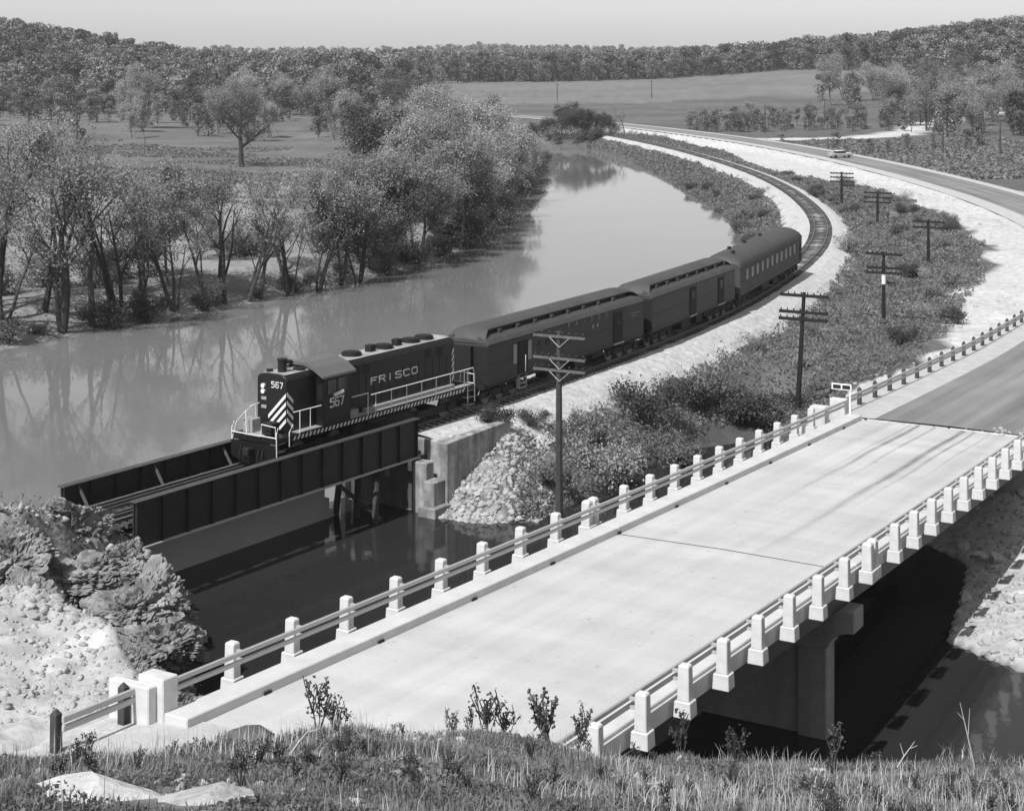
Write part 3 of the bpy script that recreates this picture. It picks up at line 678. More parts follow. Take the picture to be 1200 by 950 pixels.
# right abutment with stepped corner and wing wall, left abutment
def abut(name, pts, z0, z1, m=None):
    mb = MB(); mb.prism(pts, z0, z1, 'z'); return mb.build(name, m or M['old_concrete'], rb, bevel=.05)
W0 = -ZR
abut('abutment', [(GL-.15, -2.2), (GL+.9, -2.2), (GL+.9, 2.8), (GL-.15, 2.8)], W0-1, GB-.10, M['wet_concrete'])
abut('back_wall', [(GL+.9, -2.95), (GL+2.0, -2.95), (GL+2.0, 3.4), (GL+.9, 3.4)], W0-1, -.42)
abut('bridge_seat', [(GL-.4, -3.1), (GL+.28, -3.1), (GL+.28, -2.22), (GL-.4, -2.22)], W0-1, GB-.16)
abut('lower_step', [(GL-.7, -3.8), (GL+.28, -3.8), (GL+.28, -3.12), (GL-.7, -3.12)], W0-1, GB-1.0)
abut('footing', [(GL-1.0, -4.1), (GL+.4, -4.1), (GL+.4, -3.0), (GL-1.0, -3.0)], W0-1, W0+.5)
abut('wing_wall', [(GL+.3, -3.9), (GL+6.8, -3.45), (GL+6.8, -2.95), (GL+.9, -3.25), (GL+.3, -3.25)], W0-.5, -.30)
abut('abutment', [(-1.0, -2.4), (.15, -2.4), (.15, 2.8), (-1.0, 2.8)], W0-1, GB-.10)
abut('back_wall', [(-2.1, -3.1), (-1.0, -3.1), (-1.0, 3.4), (-2.1, 3.4)], W0-1, -.42)
abut('bridge_seat', [(-1.0, -3.5), (.5, -3.5), (.5, -2.42), (-1.0, -2.42)], W0-1, GB-.35)
abut('lower_step', [(-1.0, -4.0), (1.2, -4.0), (1.2, -3.52), (-1.0, -3.52)], W0-1, GB-1.55)
abut('wing_wall', [(-2.1, -3.12), (-.98, -3.12), (-.98, -4.3), (-3.6, -5.6), (-3.9, -5.0), (-2.1, -4.1)], W0-.5, -.55)
mb = MB(); mb.prism([(3.0, W0-1), (16.1, W0-1), (16.1, W0+.35), (15.75, W0+.35), (15.75, W0+1.0), (15.4, W0+1.0), (15.4, -1.75), (3.0, -1.75)], .55, .95, 'y'); mb.build('strut_wall', M['wall_pale'], rb, bevel=.03)
# timber bent under the right end
for y in (-1.7, -.55, .6, 1.8):
    mb = MB(); mb.tube([(GL-3.0-.2*abs(y), y*1.25, W0-1), (GL-2.7, y, GB-.38)], .17, 8); mb.build('bent_pile', M['pole'], rb)
mb = MB(); mb.box(GL-2.9, GL-2.5, -2.4, 2.4, GB-.42, GB-.06); mb.build('bent_cap', M['pole'], rb)
mb = MB(); mb.bar((GL-3.1, -2.3, W0+.2), (GL-2.7, 2.2, GB-.6), .08, .22); mb.build('sway_brace', M['wood'], rb)

# ------------------------------------------------------------------ locomotive
FR = {'F': [[(0,0),(0,7)],[(0,7),(5,7)],[(0,4),(4,4)]], 'R': [[(0,0),(0,7)],[(0,7),(4.2,7),(5,6.2),(5,4.4),(4.2,3.6),(0,3.6)],[(2.6,3.6),(5,0)]], 'I': [[(2,0),(2,7)]],
      'S': [[(5,6.4),(4.2,7),(.8,7),(0,6.3),(0,4.5),(.8,3.8),(4.2,3.4),(5,2.6),(5,.8),(4.2,0),(.8,0),(0,.6)]], 'C': [[(5,6.2),(4.2,7),(.8,7),(0,6.2),(0,.8),(.8,0),(4.2,0),(5,.8)]],
      'O': [[(.8,0),(4.2,0),(5,.8),(5,6.2),(4.2,7),(.8,7),(0,6.2),(0,.8),(.8,0)]], '5': [[(5,7),(0,7),(0,4.2),(4,4.2),(5,3.4),(5,.8),(4,0),(0,0)]],
      '6': [[(5,7),(1,7),(0,6),(0,1),(1,0),(4,0),(5,1),(5,3),(4,4),(0,4)]], '7': [[(0,7),(5,7),(2,0)]],
      'U': [[(0,7),(0,.8),(.8,0),(4.2,0),(5,.8),(5,7)]], 'N': [[(0,0),(0,7),(5,0),(5,7)]], 'T': [[(0,7),(5,7)],[(2.5,7),(2.5,0)]], 'E': [[(5,7),(0,7),(0,0),(5,0)],[(0,3.6),(4,3.6)]], 'D': [[(0,0),(0,7),(3.6,7),(5,5.6),(5,1.4),(3.6,0),(0,0)]]}
def word(mb, txt, o, ux, uz, hgt, pitch, stroke, nrm, wscale=1.0):
    """stroke lettering on a plane: o origin, ux/uz unit vectors, nrm outward"""
    o = Vector(o); ux = Vector(ux); uz = Vector(uz); nrm = Vector(nrm); k = hgt/7
    for i, ch in enumerate(txt):
        for pl in FR.get(ch, []):
            for (a, b) in zip(pl[:-1], pl[1:]):
                A_ = o+ux*(i*pitch+a[0]*k*wscale)+uz*(a[1]*k); B_ = o+ux*(i*pitch+b[0]*k*wscale)+uz*(b[1]*k)
                d = (B_-A_).normalized(); s_ = d.cross(nrm).normalized()*stroke/2; A2 = A_-d*stroke*.4; B2 = B_+d*stroke*.4
                mb.add([A2-s_, B2-s_, B2+s_, A2+s_, A2-s_+nrm*.012, B2-s_+nrm*.012, B2+s_+nrm*.012, A2+s_+nrm*.012],
                       [(0,3,2,1),(4,5,6,7),(0,1,5,4),(1,2,6,5),(2,3,7,6),(3,0,4,7)])
def truck(parent, x, wb, wheels, rear=False, side=1.0):
    t = MB(); t.box(x-wb/2-.75, x+wb/2+.75, -1.13, -1.0, .38, .78); t.box(x-wb/2-.75, x+wb/2+.75, 1.0, 1.13, .38, .78); t.box(x-.35, x+.35, -1.1, 1.1, .45, .85)
    for i in range(wheels):
        wx = x-wb/2+wb*i/(wheels-1)
        for y in (-1.16, 1.16): t.box(wx-.16, wx+.16, y-.05, y+.05, .34, .68)
    tr = t.build('truck', M['underframe'], parent, bevel=.02)
    for i in range(wheels):
        wx = x-wb/2+wb*i/(wheels-1)
        for y in (-.78, .78):
            mb = MB(); mb.cyl((wx, y, .5), (0, 1, 0), .5, .13, 20); mb.build('wheel', M['rail_steel'], tr)
c0, _ = tr_at(9.5)
loco = empty('diesel_locomotive', (c0[0], c0[1], ZR), trz, 'black diesel locomotive number 567 with white chevrons crossing the girder bridge', 'locomotive')
LL = 16.2; HW = .95; HT = 4.18
def hood(x0, x1, nm):
    """hood with rounded top shoulders, extruded along x"""
    pr = [(-HW, 1.45), (-HW, HT-.22), (-HW+.08, HT-.07), (-HW+.26, HT), (-.3, HT+.05), (.3, HT+.05), (HW-.26, HT), (HW-.08, HT-.07), (HW, HT-.22), (HW, 1.45)]
    mb = MB(); mb.prism(pr, x0, x1, 'x'); return mb.build(nm, M['loco'], loco, bevel=.035)
hood(1.35, 3.45, 'short_hood'); hood(5.5, 14.9, 'long_hood')
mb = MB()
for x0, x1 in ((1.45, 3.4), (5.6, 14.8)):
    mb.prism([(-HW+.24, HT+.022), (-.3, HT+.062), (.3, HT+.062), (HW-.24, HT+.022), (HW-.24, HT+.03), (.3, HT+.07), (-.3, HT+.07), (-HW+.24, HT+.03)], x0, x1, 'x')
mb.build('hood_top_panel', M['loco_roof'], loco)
# door seams and louvres on the near side of the long hood
mb = MB()
for x in np.arange(6.1, 14.6, .62): mb.box(x-.012, x+.012, -HW-.012, -HW, 1.7, 3.35)
for x0 in (6.2, 7.0, 12.2, 13.2):
    for z in np.arange(3.42, 3.85, .07): mb.box(x0, x0+.6, -HW-.02, -HW, z, z+.03)
for x0 in (2.1,):
    for z in np.arange(2.7, 3.5, .07): mb.box(x0, x0+.7, -HW-.02, -HW, z, z+.03)
mb.build('louvres', M['underframe'], loco)
# roof equipment
for x in (7.3, 9.9, 12.2, 13.4):
    mb = MB(); mb.cyl((x, 0, HT+.14), (0, 0, 1), .52, .16, 20); mb.cyl((x, 0, HT+.24), (0, 0, 1), .42, .05, 20); mb.build('roof_fan', M['underframe'], loco)
for x, y in ((8.7, -.1), (10.9, -.1)):
    mb = MB(); mb.box(x-.22, x+.22, y-.2, y+.2, HT+.02, HT+.42); mb.build('exhaust_stack', M['underframe'], loco, bevel=.02)
mb = MB(); mb.cyl((1.95, -.12, HT+.36), (0, 0, 1), .22, .66, 14); mb.cyl((1.95, -.12, HT+.66), (0, 0, 1), .25, .08, 14); mb.build('steam_vent_stack', M['underframe'], loco)
mb = MB(); mb.cyl((1.7, .45, HT+.12), (0, 0, 1), .16, .12, 12); mb.cyl((2.9, -.35, HT+.1), (0, 0, 1), .3, .1, 14); mb.build('roof_hatch', M['underframe'], loco)
mb = MB(); mb.tube([(3.2, .35, HT+.35), (2.5, .35, HT+.37)], [.05, .11], 8); mb.tube([(3.3, .52, HT+.35), (2.7, .52, HT+.37)], [.04, .09], 8); mb.tube([(3.15, .42, HT), (3.15, .42, HT+.35)], .03, 6); mb.build('horn', M['underframe'], loco)
# cab
mb = MB(); mb.box(3.45, 5.5, -1.46, 1.46, 1.5, 3.86); cab = mb.build('cab', M['loco'], loco, bevel=.03)
pr = [(-1.62, 3.84), (-1.60, 3.94), (-1.05, 4.32), (-.45, 4.52), (.45, 4.52), (1.05, 4.32), (1.60, 3.94), (1.62, 3.84), (1.0, 4.18), (.4, 4.38), (-.4, 4.38), (-1.0, 4.18)]
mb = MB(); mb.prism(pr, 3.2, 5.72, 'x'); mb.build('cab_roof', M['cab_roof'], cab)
mb = MB(); mb.prism([(-1.46, 3.86), (-1.0, 4.17), (-.4, 4.37), (.4, 4.37), (1.0, 4.17), (1.46, 3.86)], 3.46, 5.49, 'x'); mb.build('cab_gable', M['loco'], cab)
for x0, x1 in ((3.75, 4.35), (4.5, 5.15)):
    mb = MB(); mb.box(x0, x1, -1.475, -1.462, 2.98, 3.66); mb.build('cab_window', M['glass'], cab)
mb = MB(); mb.bar((4.15, -1.52, 2.92), (4.75, -1.60, 3.04), .12, .14); mb.build('arm_rest', M['white'], cab)
for y in (-1.22, 1.22):
    mb = MB(); mb.box(3.436, 3.449, y-.17, y+.17, 2.75, 3.5); mb.build('cab_window', M['glass'], cab)
# numbers and lettering
mb = MB(); word(mb, '567', (3.95, -1.462, 2.36), (1,0,0), (0,0,1), .40, .36, .07, (0,-1,0), .9); mb.build('cab_number', M['white'], loco)
mb = MB(); word(mb, 'FRISCO', (7.7, -HW-.002, 2.80), (1,0,0), (0,0,1), .31, .68, .062, (0,-1,0), 2.1); mb.build('hood_lettering', M['white'], loco)
mb = MB(); word(mb, '567', (1.336, -.0, 3.60), (0,-1,0), (0,0,1), .26, .27, .045, (-1,0,0), .9); mb.build('nose_number', M['white'], loco)
# chevrons that wrap the near front corner
mb = MB(); cx = 1.336
for zt in (3.44, 3.04, 2.64, 2.24):
    ov = .19
    # front-face arm from the corner down towards the middle of the face
    L_ = 1.0; vs = [(cx, -HW+.04, zt-.05), (cx, -HW+.04, zt-.05-ov), (cx, -HW+.04+1.12, zt-.05-ov-1.12), (cx, -HW+.04+1.12, zt-.05-1.12)]
    zz = 1.62
    P_ = [vs[0], vs[1], vs[2], vs[3]]
    # clip at the walkway level
    def clip(P_, zmin):
        out = []
        for a, b in zip(P_, P_[1:]+P_[:1]):
            ia, ib_ = a[2] >= zmin, b[2] >= zmin
            if ia: out.append(a)
            if ia != ib_:
                t = (zmin-a[2])/(b[2]-a[2]); out.append(tuple(a[i]+t*(b[i]-a[i]) for i in range(3)))
        return out
    Q = clip(P_, zz)
    if len(Q) > 2: mb.add(Q+[(x-.012, y, z) for x, y, z in Q], [tuple(range(len(Q))), tuple(range(2*len(Q)-1, len(Q)-1, -1))]+[(i, (i+1) % len(Q), len(Q)+(i+1) % len(Q), len(Q)+i) for i in range(len(Q))])
    Q = clip([(1.37, -HW-.002, zt), (1.37, -HW-.002, zt-ov), (1.80, -HW-.002, zt-ov-.42), (1.80, -HW-.002, zt-.42)], zz)
    if len(Q) > 2: mb.add(Q+[(x, y-.012, z) for x, y, z in Q], [tuple(range(len(Q))), tuple(range(2*len(Q)-1, len(Q)-1, -1))]+[(i, (i+1) % len(Q), len(Q)+(i+1) % len(Q), len(Q)+i) for i in range(len(Q))])
mb.build('chevron_stripes', M['white'], loco)
mb = MB()
for k in range(5):
    z = 3.5-k*.36; mb.add([(14.66, -HW-.012, z-.28), (14.86, -HW-.012, z), (14.86, -HW-.012, z+.2), (14.66, -HW-.012, z-.08)], [(0,1,2,3)])
mb.build('corner_stripes', M['white'], loco)
# headlights on the nose
for z in (3.62, 3.36):
    mb = MB(); mb.cyl((1.30, .52, z), (1, 0, 0), .115, .10, 12); h = mb.build('headlight', M['white'], loco)
for z in (3.02, 2.62): 
    mb = MB(); mb.box(1.28, 1.34, .30, .62, z-.06, z+.08); mb.build('nose_step', M['grey_panel'], loco)
# sill, walkway, pilot, fuel tank, trucks
mb = MB(); mb.box(.1, LL-.1, -1.42, 1.42, 1.22, 1.5); mb.build('frame', M['loco'], loco, bevel=.02)
mb = MB(); mb.box(1.7, 3.4, -1.44, -HW, 1.5, 1.53); mb.box(5.55, LL-.3, -1.44, -HW, 1.5, 1.53); mb.box(1.7, 3.4, HW, 1.44, 1.5, 1.53); mb.box(5.55, LL-.3, HW, 1.44, 1.5, 1.53); mb.build('walkway', M['grey_panel'], loco)
mb = MB(); mb.box(7.0, LL-1.6, -1.2, -HW, 1.53, 1.72); mb.box(5.6, 6.3, -1.3, -HW, 1.53, 1.85); mb.build('battery_box', M['grey_panel'], loco, bevel=.02)
mb = MB()
for x in np.arange(1.25, 15.1, .285):
    mb.add([(x, -1.434, 1.24), (x+.13, -1.434, 1.24), (x+.24, -1.434, 1.42), (x+.11, -1.434, 1.42)], [(0,1,2,3)])
mb.build('sill_stripes', M['white'], loco)
mb = MB(); mb.box(5.9, 10.6, -1.35, 1.35, .42, 1.15); mb.build('fuel_tank', M['underframe'], loco, bevel=.08)
truck(loco, 3.6, 2.74, 2); truck(loco, 12.7, 2.74, 2)
for xq in (.02, LL-.12): mb = MB(); mb.prism([(-1.4, 1.2), (-1.4, .45), (-.5, .16), (.5, .16), (1.4, .45), (1.4, 1.2)], xq, xq+.1, 'x'); mb.build('pilot', M['loco'], loco)
for x, d in ((0, -1), (LL, 1)):
    mb = MB(); mb.box(min(x, x+d*.5), max(x, x+d*.5), -.12, .12, .72, .96); mb.box(x+d*.38-.14, x+d*.38+.14, -.2, .2, .66, 1.02); mb.build('coupler', M['underframe'], loco, bevel=.03)
    for yy in (-.7, -.45, .45, .7):
        mb = MB(); mb.tube([(x+d*.02, yy, .98), (x+d*.16, yy, .6), (x+d*.2, yy*.96, .42)], .03, 6); mb.build('air_hose', M['underframe'], loco)
    # steps at each corner
    for sy in (-1, 1):
        xs = x-d*.12-d*.30; mb = MB()
        for z in (.42, .82, 1.2): mb.box(xs-.3, xs+.3, sy*1.42 if sy < 0 else 1.02, -1.02 if sy < 0 else 1.42, z, z+.04)
        mb.build('corner_steps', M['grey_panel'], loco)
for y in (-1.5,):
    mb = MB(); mb.box(.0, 1.3, -.5, .5, 1.52, 1.56); mb.build('drop_step', M['grey_panel'], loco)
mb = MB(); mb.box(.35, .95, -.85, -.25, 1.54, 2.1); mb.build('platform_box', M['underframe'], loco, bevel=.03)
mb = MB(); mb.box(.3, .9, .3, .9, 1.54, 2.2); mb.build('platform_box', M['grey_panel'], loco, bevel=.03)
R_ = .026
def hr(pts, nm='handrail', r=R_):
    mb = MB(); mb.tube(pts, r, 6); return mb.build(nm, M['white'], loco)
for sy in (-1, 1):
    y = sy*1.42
    hr([(1.35, y*.97, 2.55), (3.3, y, 2.55)]); hr([(5.6, y, 2.55), (6.9, y, 2.55)]); hr([(7.15, y, 2.42), (14.9, y, 2.42), (16.0, y, 2.42)])
    for x in (1.75, 2.5): hr([(x, y, 1.4), (x, y, 2.55)], 'stanchion', .022)
    hr([(6.88, y, 1.4), (6.88, y, 2.55)], 'stanchion', .022)
    for x in np.arange(7.5, 15.9, 1.28): hr([(x, y, 1.35), (x, y, 2.42)], 'stanchion', .022)
    # end hoops
    hr([(1.0, y, 1.0), (1.0, y, 1.65), (1.25, y, 2.0)]); hr([(.12, y, .5), (.10, y, 1.75), (.25, y*.98, 2.0)])
    hr([(16.0, y, 2.42), (16.15, y, 2.0), (16.15, y, .55)]); hr([(15.5, y, .6), (15.5, y, 2.42)], 'stanchion', .022)
for x in (.08, LL-.08):
    hr([(x, -1.42, 1.55), (x, 1.42, 1.55)]); 
    hr([(x, .45, 1.5), (x, .5, 2.62), (x+(.5 if x < 1 else -.5), .62, 2.75), (1.35 if x < 1 else 14.9, .8, 2.75)]); hr([(x, 1.38, 1.2), (x+(.1 if x < 1 else -.1), 1.2, 2.0), (x, .5, 2.62)])
    hr([(x, -.45, 1.5), (x, -.5, 2.1), (x, -1.38, 2.05), (x, -1.4, 1.5)])
mb = MB(); mb.cyl((7.6, -1.3, 1.0), (1, 0, 0), .16, 1.4, 10); mb.build('air_reservoir', M['underframe'], loco)

# ------------------------------------------------------------------ passenger cars
def place_car(name, sa, sb, label):
    (a, _), (b, _) = tr_at(sa), tr_at(sb); d = b-a; L_ = float(np.linalg.norm(d))
    return empty(name, (a[0], a[1], ZR), math.atan2(d[1], d[0]), label, 'railway car', 'passenger train cars behind the locomotive'), L_
W2 = 1.50
def underparts(car, L_):
    for x in (2.6, L_-2.6): truck(car, x, 3.0, 3)
    mb = MB(); mb.box(.15, L_-.15, -1.35, 1.35, .95, 1.2); mb.build('underframe', M['underframe'], car)
    for xa, xb in ((.36, .46), (.53, .6)): mb = MB(); mb.box(L_*xa, L_*xb, -1.3, -.5, .42, .95); mb.build('equipment_box', M['underframe'], car, bevel=.03)
    mb = MB(); mb.cyl((L_*.7, -.9, .72), (1, 0, 0), .22, 1.6, 10); mb.build('air_tank', M['underframe'], car)
    for xq in (0, L_-.35): mb = MB(); mb.box(xq, xq+.35, -.55, .55, 1.15, 3.3); mb.build('diaphragm', M['underframe'], car)
def clerestory_car(L_, car, doors, first=False):
    x0, x1 = .28, L_-.28; mb = MB(); mb.box(x0, x1, -W2, W2, 1.18, 3.38); body = mb.build('body', M['car_side'], car, bevel=.05)
    # lower roof: curved shoulders either side of the clerestory
    prL = [(-W2-.03, 3.36), (-W2-.03, 3.44), (-1.33, 3.66), (-1.1, 3.78), (-.78, 3.86), (-.78, 3.36)]
    mb = MB(); mb.prism(prL, x0+.02, x1-.02, 'x'); mb.prism([(-y, z) for y, z in prL][::-1], x0+.02, x1-.02, 'x'); mb.build('lower_roof', M['car_roof'], car, bevel=.02)
    # clerestory sides and top
    mb = MB(); mb.box(x0+1.3, x1-1.3, -.79, .79, 3.38, 4.14); mb.build('clerestory', M['underframe'], car)
    mb = MB(); prt = [(-.92, 4.10), (-.90, 4.16), (-.5, 4.28), (0, 4.33), (.5, 4.28), (.90, 4.16), (.92, 4.10)]
    mb.prism(prt, x0+1.1, x1-1.1, 'x')
    # rounded ends sloping down
    for xa, xb in ((x0+1.1, x0), (x1-1.1, x1)):
        n = 7; rows = []
        for k in range(n):
            f = k/(n-1); x = xa+(xb-xa)*f; dz = .62*(f**2.2); wd = 1+(.45*f); rows.append([(x, y*wd, z-dz) for y, z in prt])
        vs = [v for r in rows for v in r]; q = len(prt); fs = [(k*q+j, k*q+j+1, (k+1)*q+j+1, (k+1)*q+j) for k in range(n-1) for j in range(q-1)]
        fs.append(tuple((n-1)*q+j for j in range(q))); fs += [(k*q, (k+1)*q, (k+1)*q+q-1, k*q+q-1) for k in range(n-1)]; mb.add(vs, fs)
        mb.box(min(xa, xb)+.05, max(xa, xb)-.02, -.78, .78, 3.36, 3.70)
    mb.build('clerestory_roof', M['car_roof'], car)
    for x in np.arange(x0+2.2, x1-2, 2.05):
        m_ = MB(); m_.box(x-.16, x+.16, -1.02, -.79, 3.74, 4.02); m_.build('roof_ventilator', M['car_roof'], car, bevel=.03)
    # belt rail and letter board lines
    mb = MB(); mb.box(x0+.05, x1-.05, -W2-.02, -W2, 2.18, 2.26); mb.box(x0+.05, x1-.05, -W2-.02, -W2, 3.06, 3.11); mb.box(x0+.05, x1-.05, -W2-.03, -W2, 1.18, 1.30); mb.build('belt_rail', M['car_side'], car)
    for x, w_ in doors:
        m_ = MB(); m_.box(x-w_/2, x+w_/2, -W2-.045, -W2-.002, 1.24, 3.2); dr = m_.build('door', M['underframe'], car, bevel=.01)
        m_ = MB(); m_.box(x-w_/2-.05, x+w_/2+.05, -W2-.12, -W2, 1.17, 1.23); m_.build('door_sill', M['brace'], car)
        m_ = MB(); m_.box(x-.30, x+.30, -W2-.055, -W2-.046, 2.35, 2.95); m_.build('door_window', M['glass'], dr)
    underparts(car, L_); return body
def s_of(px, p, s0=20, s1=150):
    """track position whose near side (offset p) stands at horizontal image ratio px (used once to measure the cars)"""
    best = min(np.arange(s0, s1, .1), key=lambda s: abs(600+1900*tr_at(s, p)[0][0]/tr_at(s, p)[0][1]-px)); return float(best)
c1a, c1b = 26.6, s_of(757, 1.5); c2a, c2b = c1b+.75, s_of(863, 1.5); c3a, c3b = c2b+.85, s_of(940.5, 1.5)
print('car lengths', c1b-c1a, c2b-c2a, c3b-c3a)
car, L1 = place_car('baggage_mail_car', c1a, c1b, 'dark mail and baggage car with raised clerestory roof right behind the locomotive, side door open')
clerestory_car(L1, car, [(L1*.80, 1.3)], True)
# open mail door with pale inner panels, steps below
xd = 4.2
mb = MB(); mb.box(xd-.55, xd+.55, -W2-.03, -W2-.002, 1.28, 3.15); od = mb.build('door', M['underframe'], car)
for x, dz in ((xd-.95, 0), (xd+.75, 0)):
    m_ = MB(); m_.box(x-.19, x+.19, -W2-.05, -W2-.002, 1.95, 3.05); m_.build('door_panel', M['grey_panel'], od, bevel=.01)
m_ = MB(); m_.tube([(xd+.12, -W2-.10, 1.35), (xd+.15, -W2-.1, 2.3)], .03, 6); m_.build('grab_iron', M['white'], od)
m_ = MB()
for z in (1.0, .7, .42): m_.box(xd-.4, xd+.4, -W2-.05, -W2+.25, z, z+.05)
m_.box(xd-.42, xd-.38, -W2-.03, -W2+.2, .42, 1.2); m_.box(xd+.38, xd+.42, -W2-.03, -W2+.2, .42, 1.2); m_.build('side_steps', M['grey_panel'], car)
for x in np.arange(6.2, 9.5, .95):
    m_ = MB(); m_.box(x-.2, x+.2, -W2-.03, -W2-.002, 2.5, 2.85); m_.build('window', M['glass'], car)
m_ = MB(); word(m_, 'FRISCO', (L1*.47, -W2-.022, 3.13), (1,0,0), (0,0,1), .22, 1.0, .05, (0,-1,0), 1.2); word(m_, '  ', (0,0,0), (1,0,0), (0,0,1), .2, .2, .05, (0,-1,0)); m_.build('letterboard_lettering', M['faint'], car)
m_ = MB()
for x in (L1*.63, L1*.66): m_.box(x-.1, x+.1, -W2-.02, -W2-.002, 2.62, 2.86)
m_.build('small_plate', M['faint'], car)
m_ = MB(); m_.box(L1*.89, L1*.955, -W2-.02, -W2-.002, 2.78, 2.83); m_.box(L1*.90, L1*.93, -W2-.02, -W2-.002, 2.62, 2.66); m_.build('faded_stencil', M['faint'], car)
car, L2 = place_car('baggage_car', c2a, c2b, 'dark baggage car with clerestory roof and two side doors in the middle of the train')
clerestory_car(L2, car, [(L2*.46, 1.3), (L2*.80, 1.3)])
m_ = MB(); word(m_, 'FRISCO', (L2*.52, -W2-.022, 3.12), (1,0,0), (0,0,1), .20, .72, .045, (0,-1,0), 1.1); m_.build('letterboard_lettering', M['faint'], car)
m_ = MB(); m_.cyl((L2-1.2, -.85, 3.95), (1, 0, 0), .16, .3, 10); m_.build('roof_ventilator', M['car_roof'], car)
car, L3 = place_car('passenger_coach', c3a, c3b, 'grey coach with smooth arched roof and pale windows, last in the train')
x0, x1 = .28, L3-.28
mb = MB(); mb.box(x0, x1, -W2, W2, 1.18, 3.36); mb.build('body', M['car_roof'], car, bevel=.05)
pr = [(W2+.04, 3.30)]+[((W2+.04)*math.cos(a), 3.34+.98*math.sin(a)**.9) for a in np.linspace(.08, math.pi-.08, 15)]+[(-W2-.04, 3.30)]
mb = MB(); n = len(pr); rows = []
xs = [x0-.02, x0+.10, x0+.35, x0+.8, x0+1.3, x1-1.3, x1-.8, x1-.35, x1-.10, x1+.02]; dz = [.62, .42, .2, .06, 0, 0, .06, .2, .42, .62]
for x, q in zip(xs, dz): rows.append([(x, y, max(3.30, z-q*((z-3.30)/1.02)) ) for y, z in pr])
mb.add([v for r in rows for v in r], [(k*n+j, k*n+j+1, (k+1)*n+j+1, (k+1)*n+j) for k in range(len(xs)-1) for j in range(n-1)]+[tuple(range(n)), tuple((len(xs)-1)*n+j for j in range(n-1, -1, -1))])
mb.build('arched_roof', M['car_roof'], car, smooth=False)
for i in range(11):
    x = 2.6+i*((L3-6.4)/10.)
    m_ = MB(); m_.box(x-.33, x+.33, -W2-.03, -W2-.002, 2.16, 2.98); m_.build('window', M['pane'], car)
for i in range(11):
    x = 2.6+(i+.5)*((L3-6.4)/10.); m_ = MB()
mb = MB(); mb.box(x0+.05, x1-.05, -W2-.035, -W2, 2.05, 2.12); mb.box(x0+.05, x1-.05, -W2-.035, -W2, 3.02, 3.08); mb.box(x0+.05, x1-.05, -W2-.03, -W2, 1.18, 1.3); mb.build('belt_rail', M['car_side'], car)
for x, y in ((1.8, -.55), (4.5, .4), (9.5, .3), (15.5, .3)):
    m_ = MB(); m_.cyl((x, y, 4.32), (0, 0, 1), .16, .34, 10); m_.build('roof_ventilator', M['underframe'], car)
m_ = MB(); m_.box(L3-1.35, L3-.7, -W2-.03, -W2-.002, 1.25, 3.1); m_.build('door', M['underframe'], car)
underparts(car, L3)
# whistle post / marker by the track beyond the coach
mk, mkd = tr_at(176)

# ------------------------------------------------------------------ telegraph poles
def pole(x, y, top, arms, label, lean=(0, 0), armlen=2.9, vbr=True, band=False, r=.14, dark=False):
    z0 = zg(x, y)-.1; H_ = top-z0; o = empty('telegraph_pole', (x, y, z0), 0, label, 'telegraph pole', 'telegraph poles along the railway')
    mb = MB(); mb.tube([(0, 0, 0), (lean[0]*.5, lean[1]*.5, H_*.5), (lean[0], lean[1], H_)], [r*1.15, r, r*.75], 9); mb.build('pole', M['underframe'] if dark else M['pole'], o)
    ax = Vector((.88, -.47, 0))
    for d in arms:
        f = 1-d/H_; c = Vector((lean[0]*f, lean[1]*f-.16, H_-d))
        mb = MB(); mb.bar(c-ax*armlen/2, c+ax*armlen/2, .10, .19 if dark else .12); am = mb.build('crossarm', M['underframe'] if dark else M['arm'], o)
        for k in np.linspace(-.46, .46, 8):
            mb = MB(); q = c+ax*armlen*k; mb.tube([q+Vector((0, 0, .05)), q+Vector((0, 0, .14)), q+Vector((0, 0, .2)), q+Vector((0, 0, .24))], [.02, .045, .04, .015], 6); mb.build('insulator', M['glass'], am)
        if vbr:
            mb = MB(); lo = c+Vector((0, -.08, -.52))
            for sg_ in (-1, 1): mb.bar(c+ax*.55*sg_+Vector((0, -.08, -.04)), lo, .05, .02)
            mb.build('arm_brace', M['brace'], am)
    if band:
        mb = MB(); mb.tube([(0, 0, H_-2.6), (0, 0, H_-1.75)], r*1.12, 9); mb.build('white_band', M['white'], o)
    return o
pole(2.36, 81.4, 9.5, (.25, 1.35, 1.95), 'tall telegraph pole nearest the road bridge, in front of the mail car', r=.17)
pole(18.0, 102.5, 8.55, (.2, 1.25, 1.7), 'leaning telegraph pole behind the far left end of the road bridge', lean=(.45, -.1), vbr=False, armlen=3.2, dark=True, r=.155)
pole(29.8, 130, 8.0, (.2, 1.3, 1.7), 'telegraph pole with a white band, in the brush right of the coach', vbr=False, band=True, r=.15, dark=True)
pole(43.4, 169, 6.9, (.2, .8), 'telegraph pole at the right edge of the brush below the gravel bank', vbr=False, r=.16, dark=True, armlen=3.4)
pole(46.9, 208, 6.9, (.2, .8, 1.4), 'telegraph pole in the brush, second beyond the white banded pole', vbr=False, r=.17, dark=True, armlen=3.6)
pole(49.2, 242, 7.2, (.2, .8, 1.4), 'smallest telegraph pole in the brush, farthest along the railway', vbr=False, r=.18, dark=True, armlen=3.6)
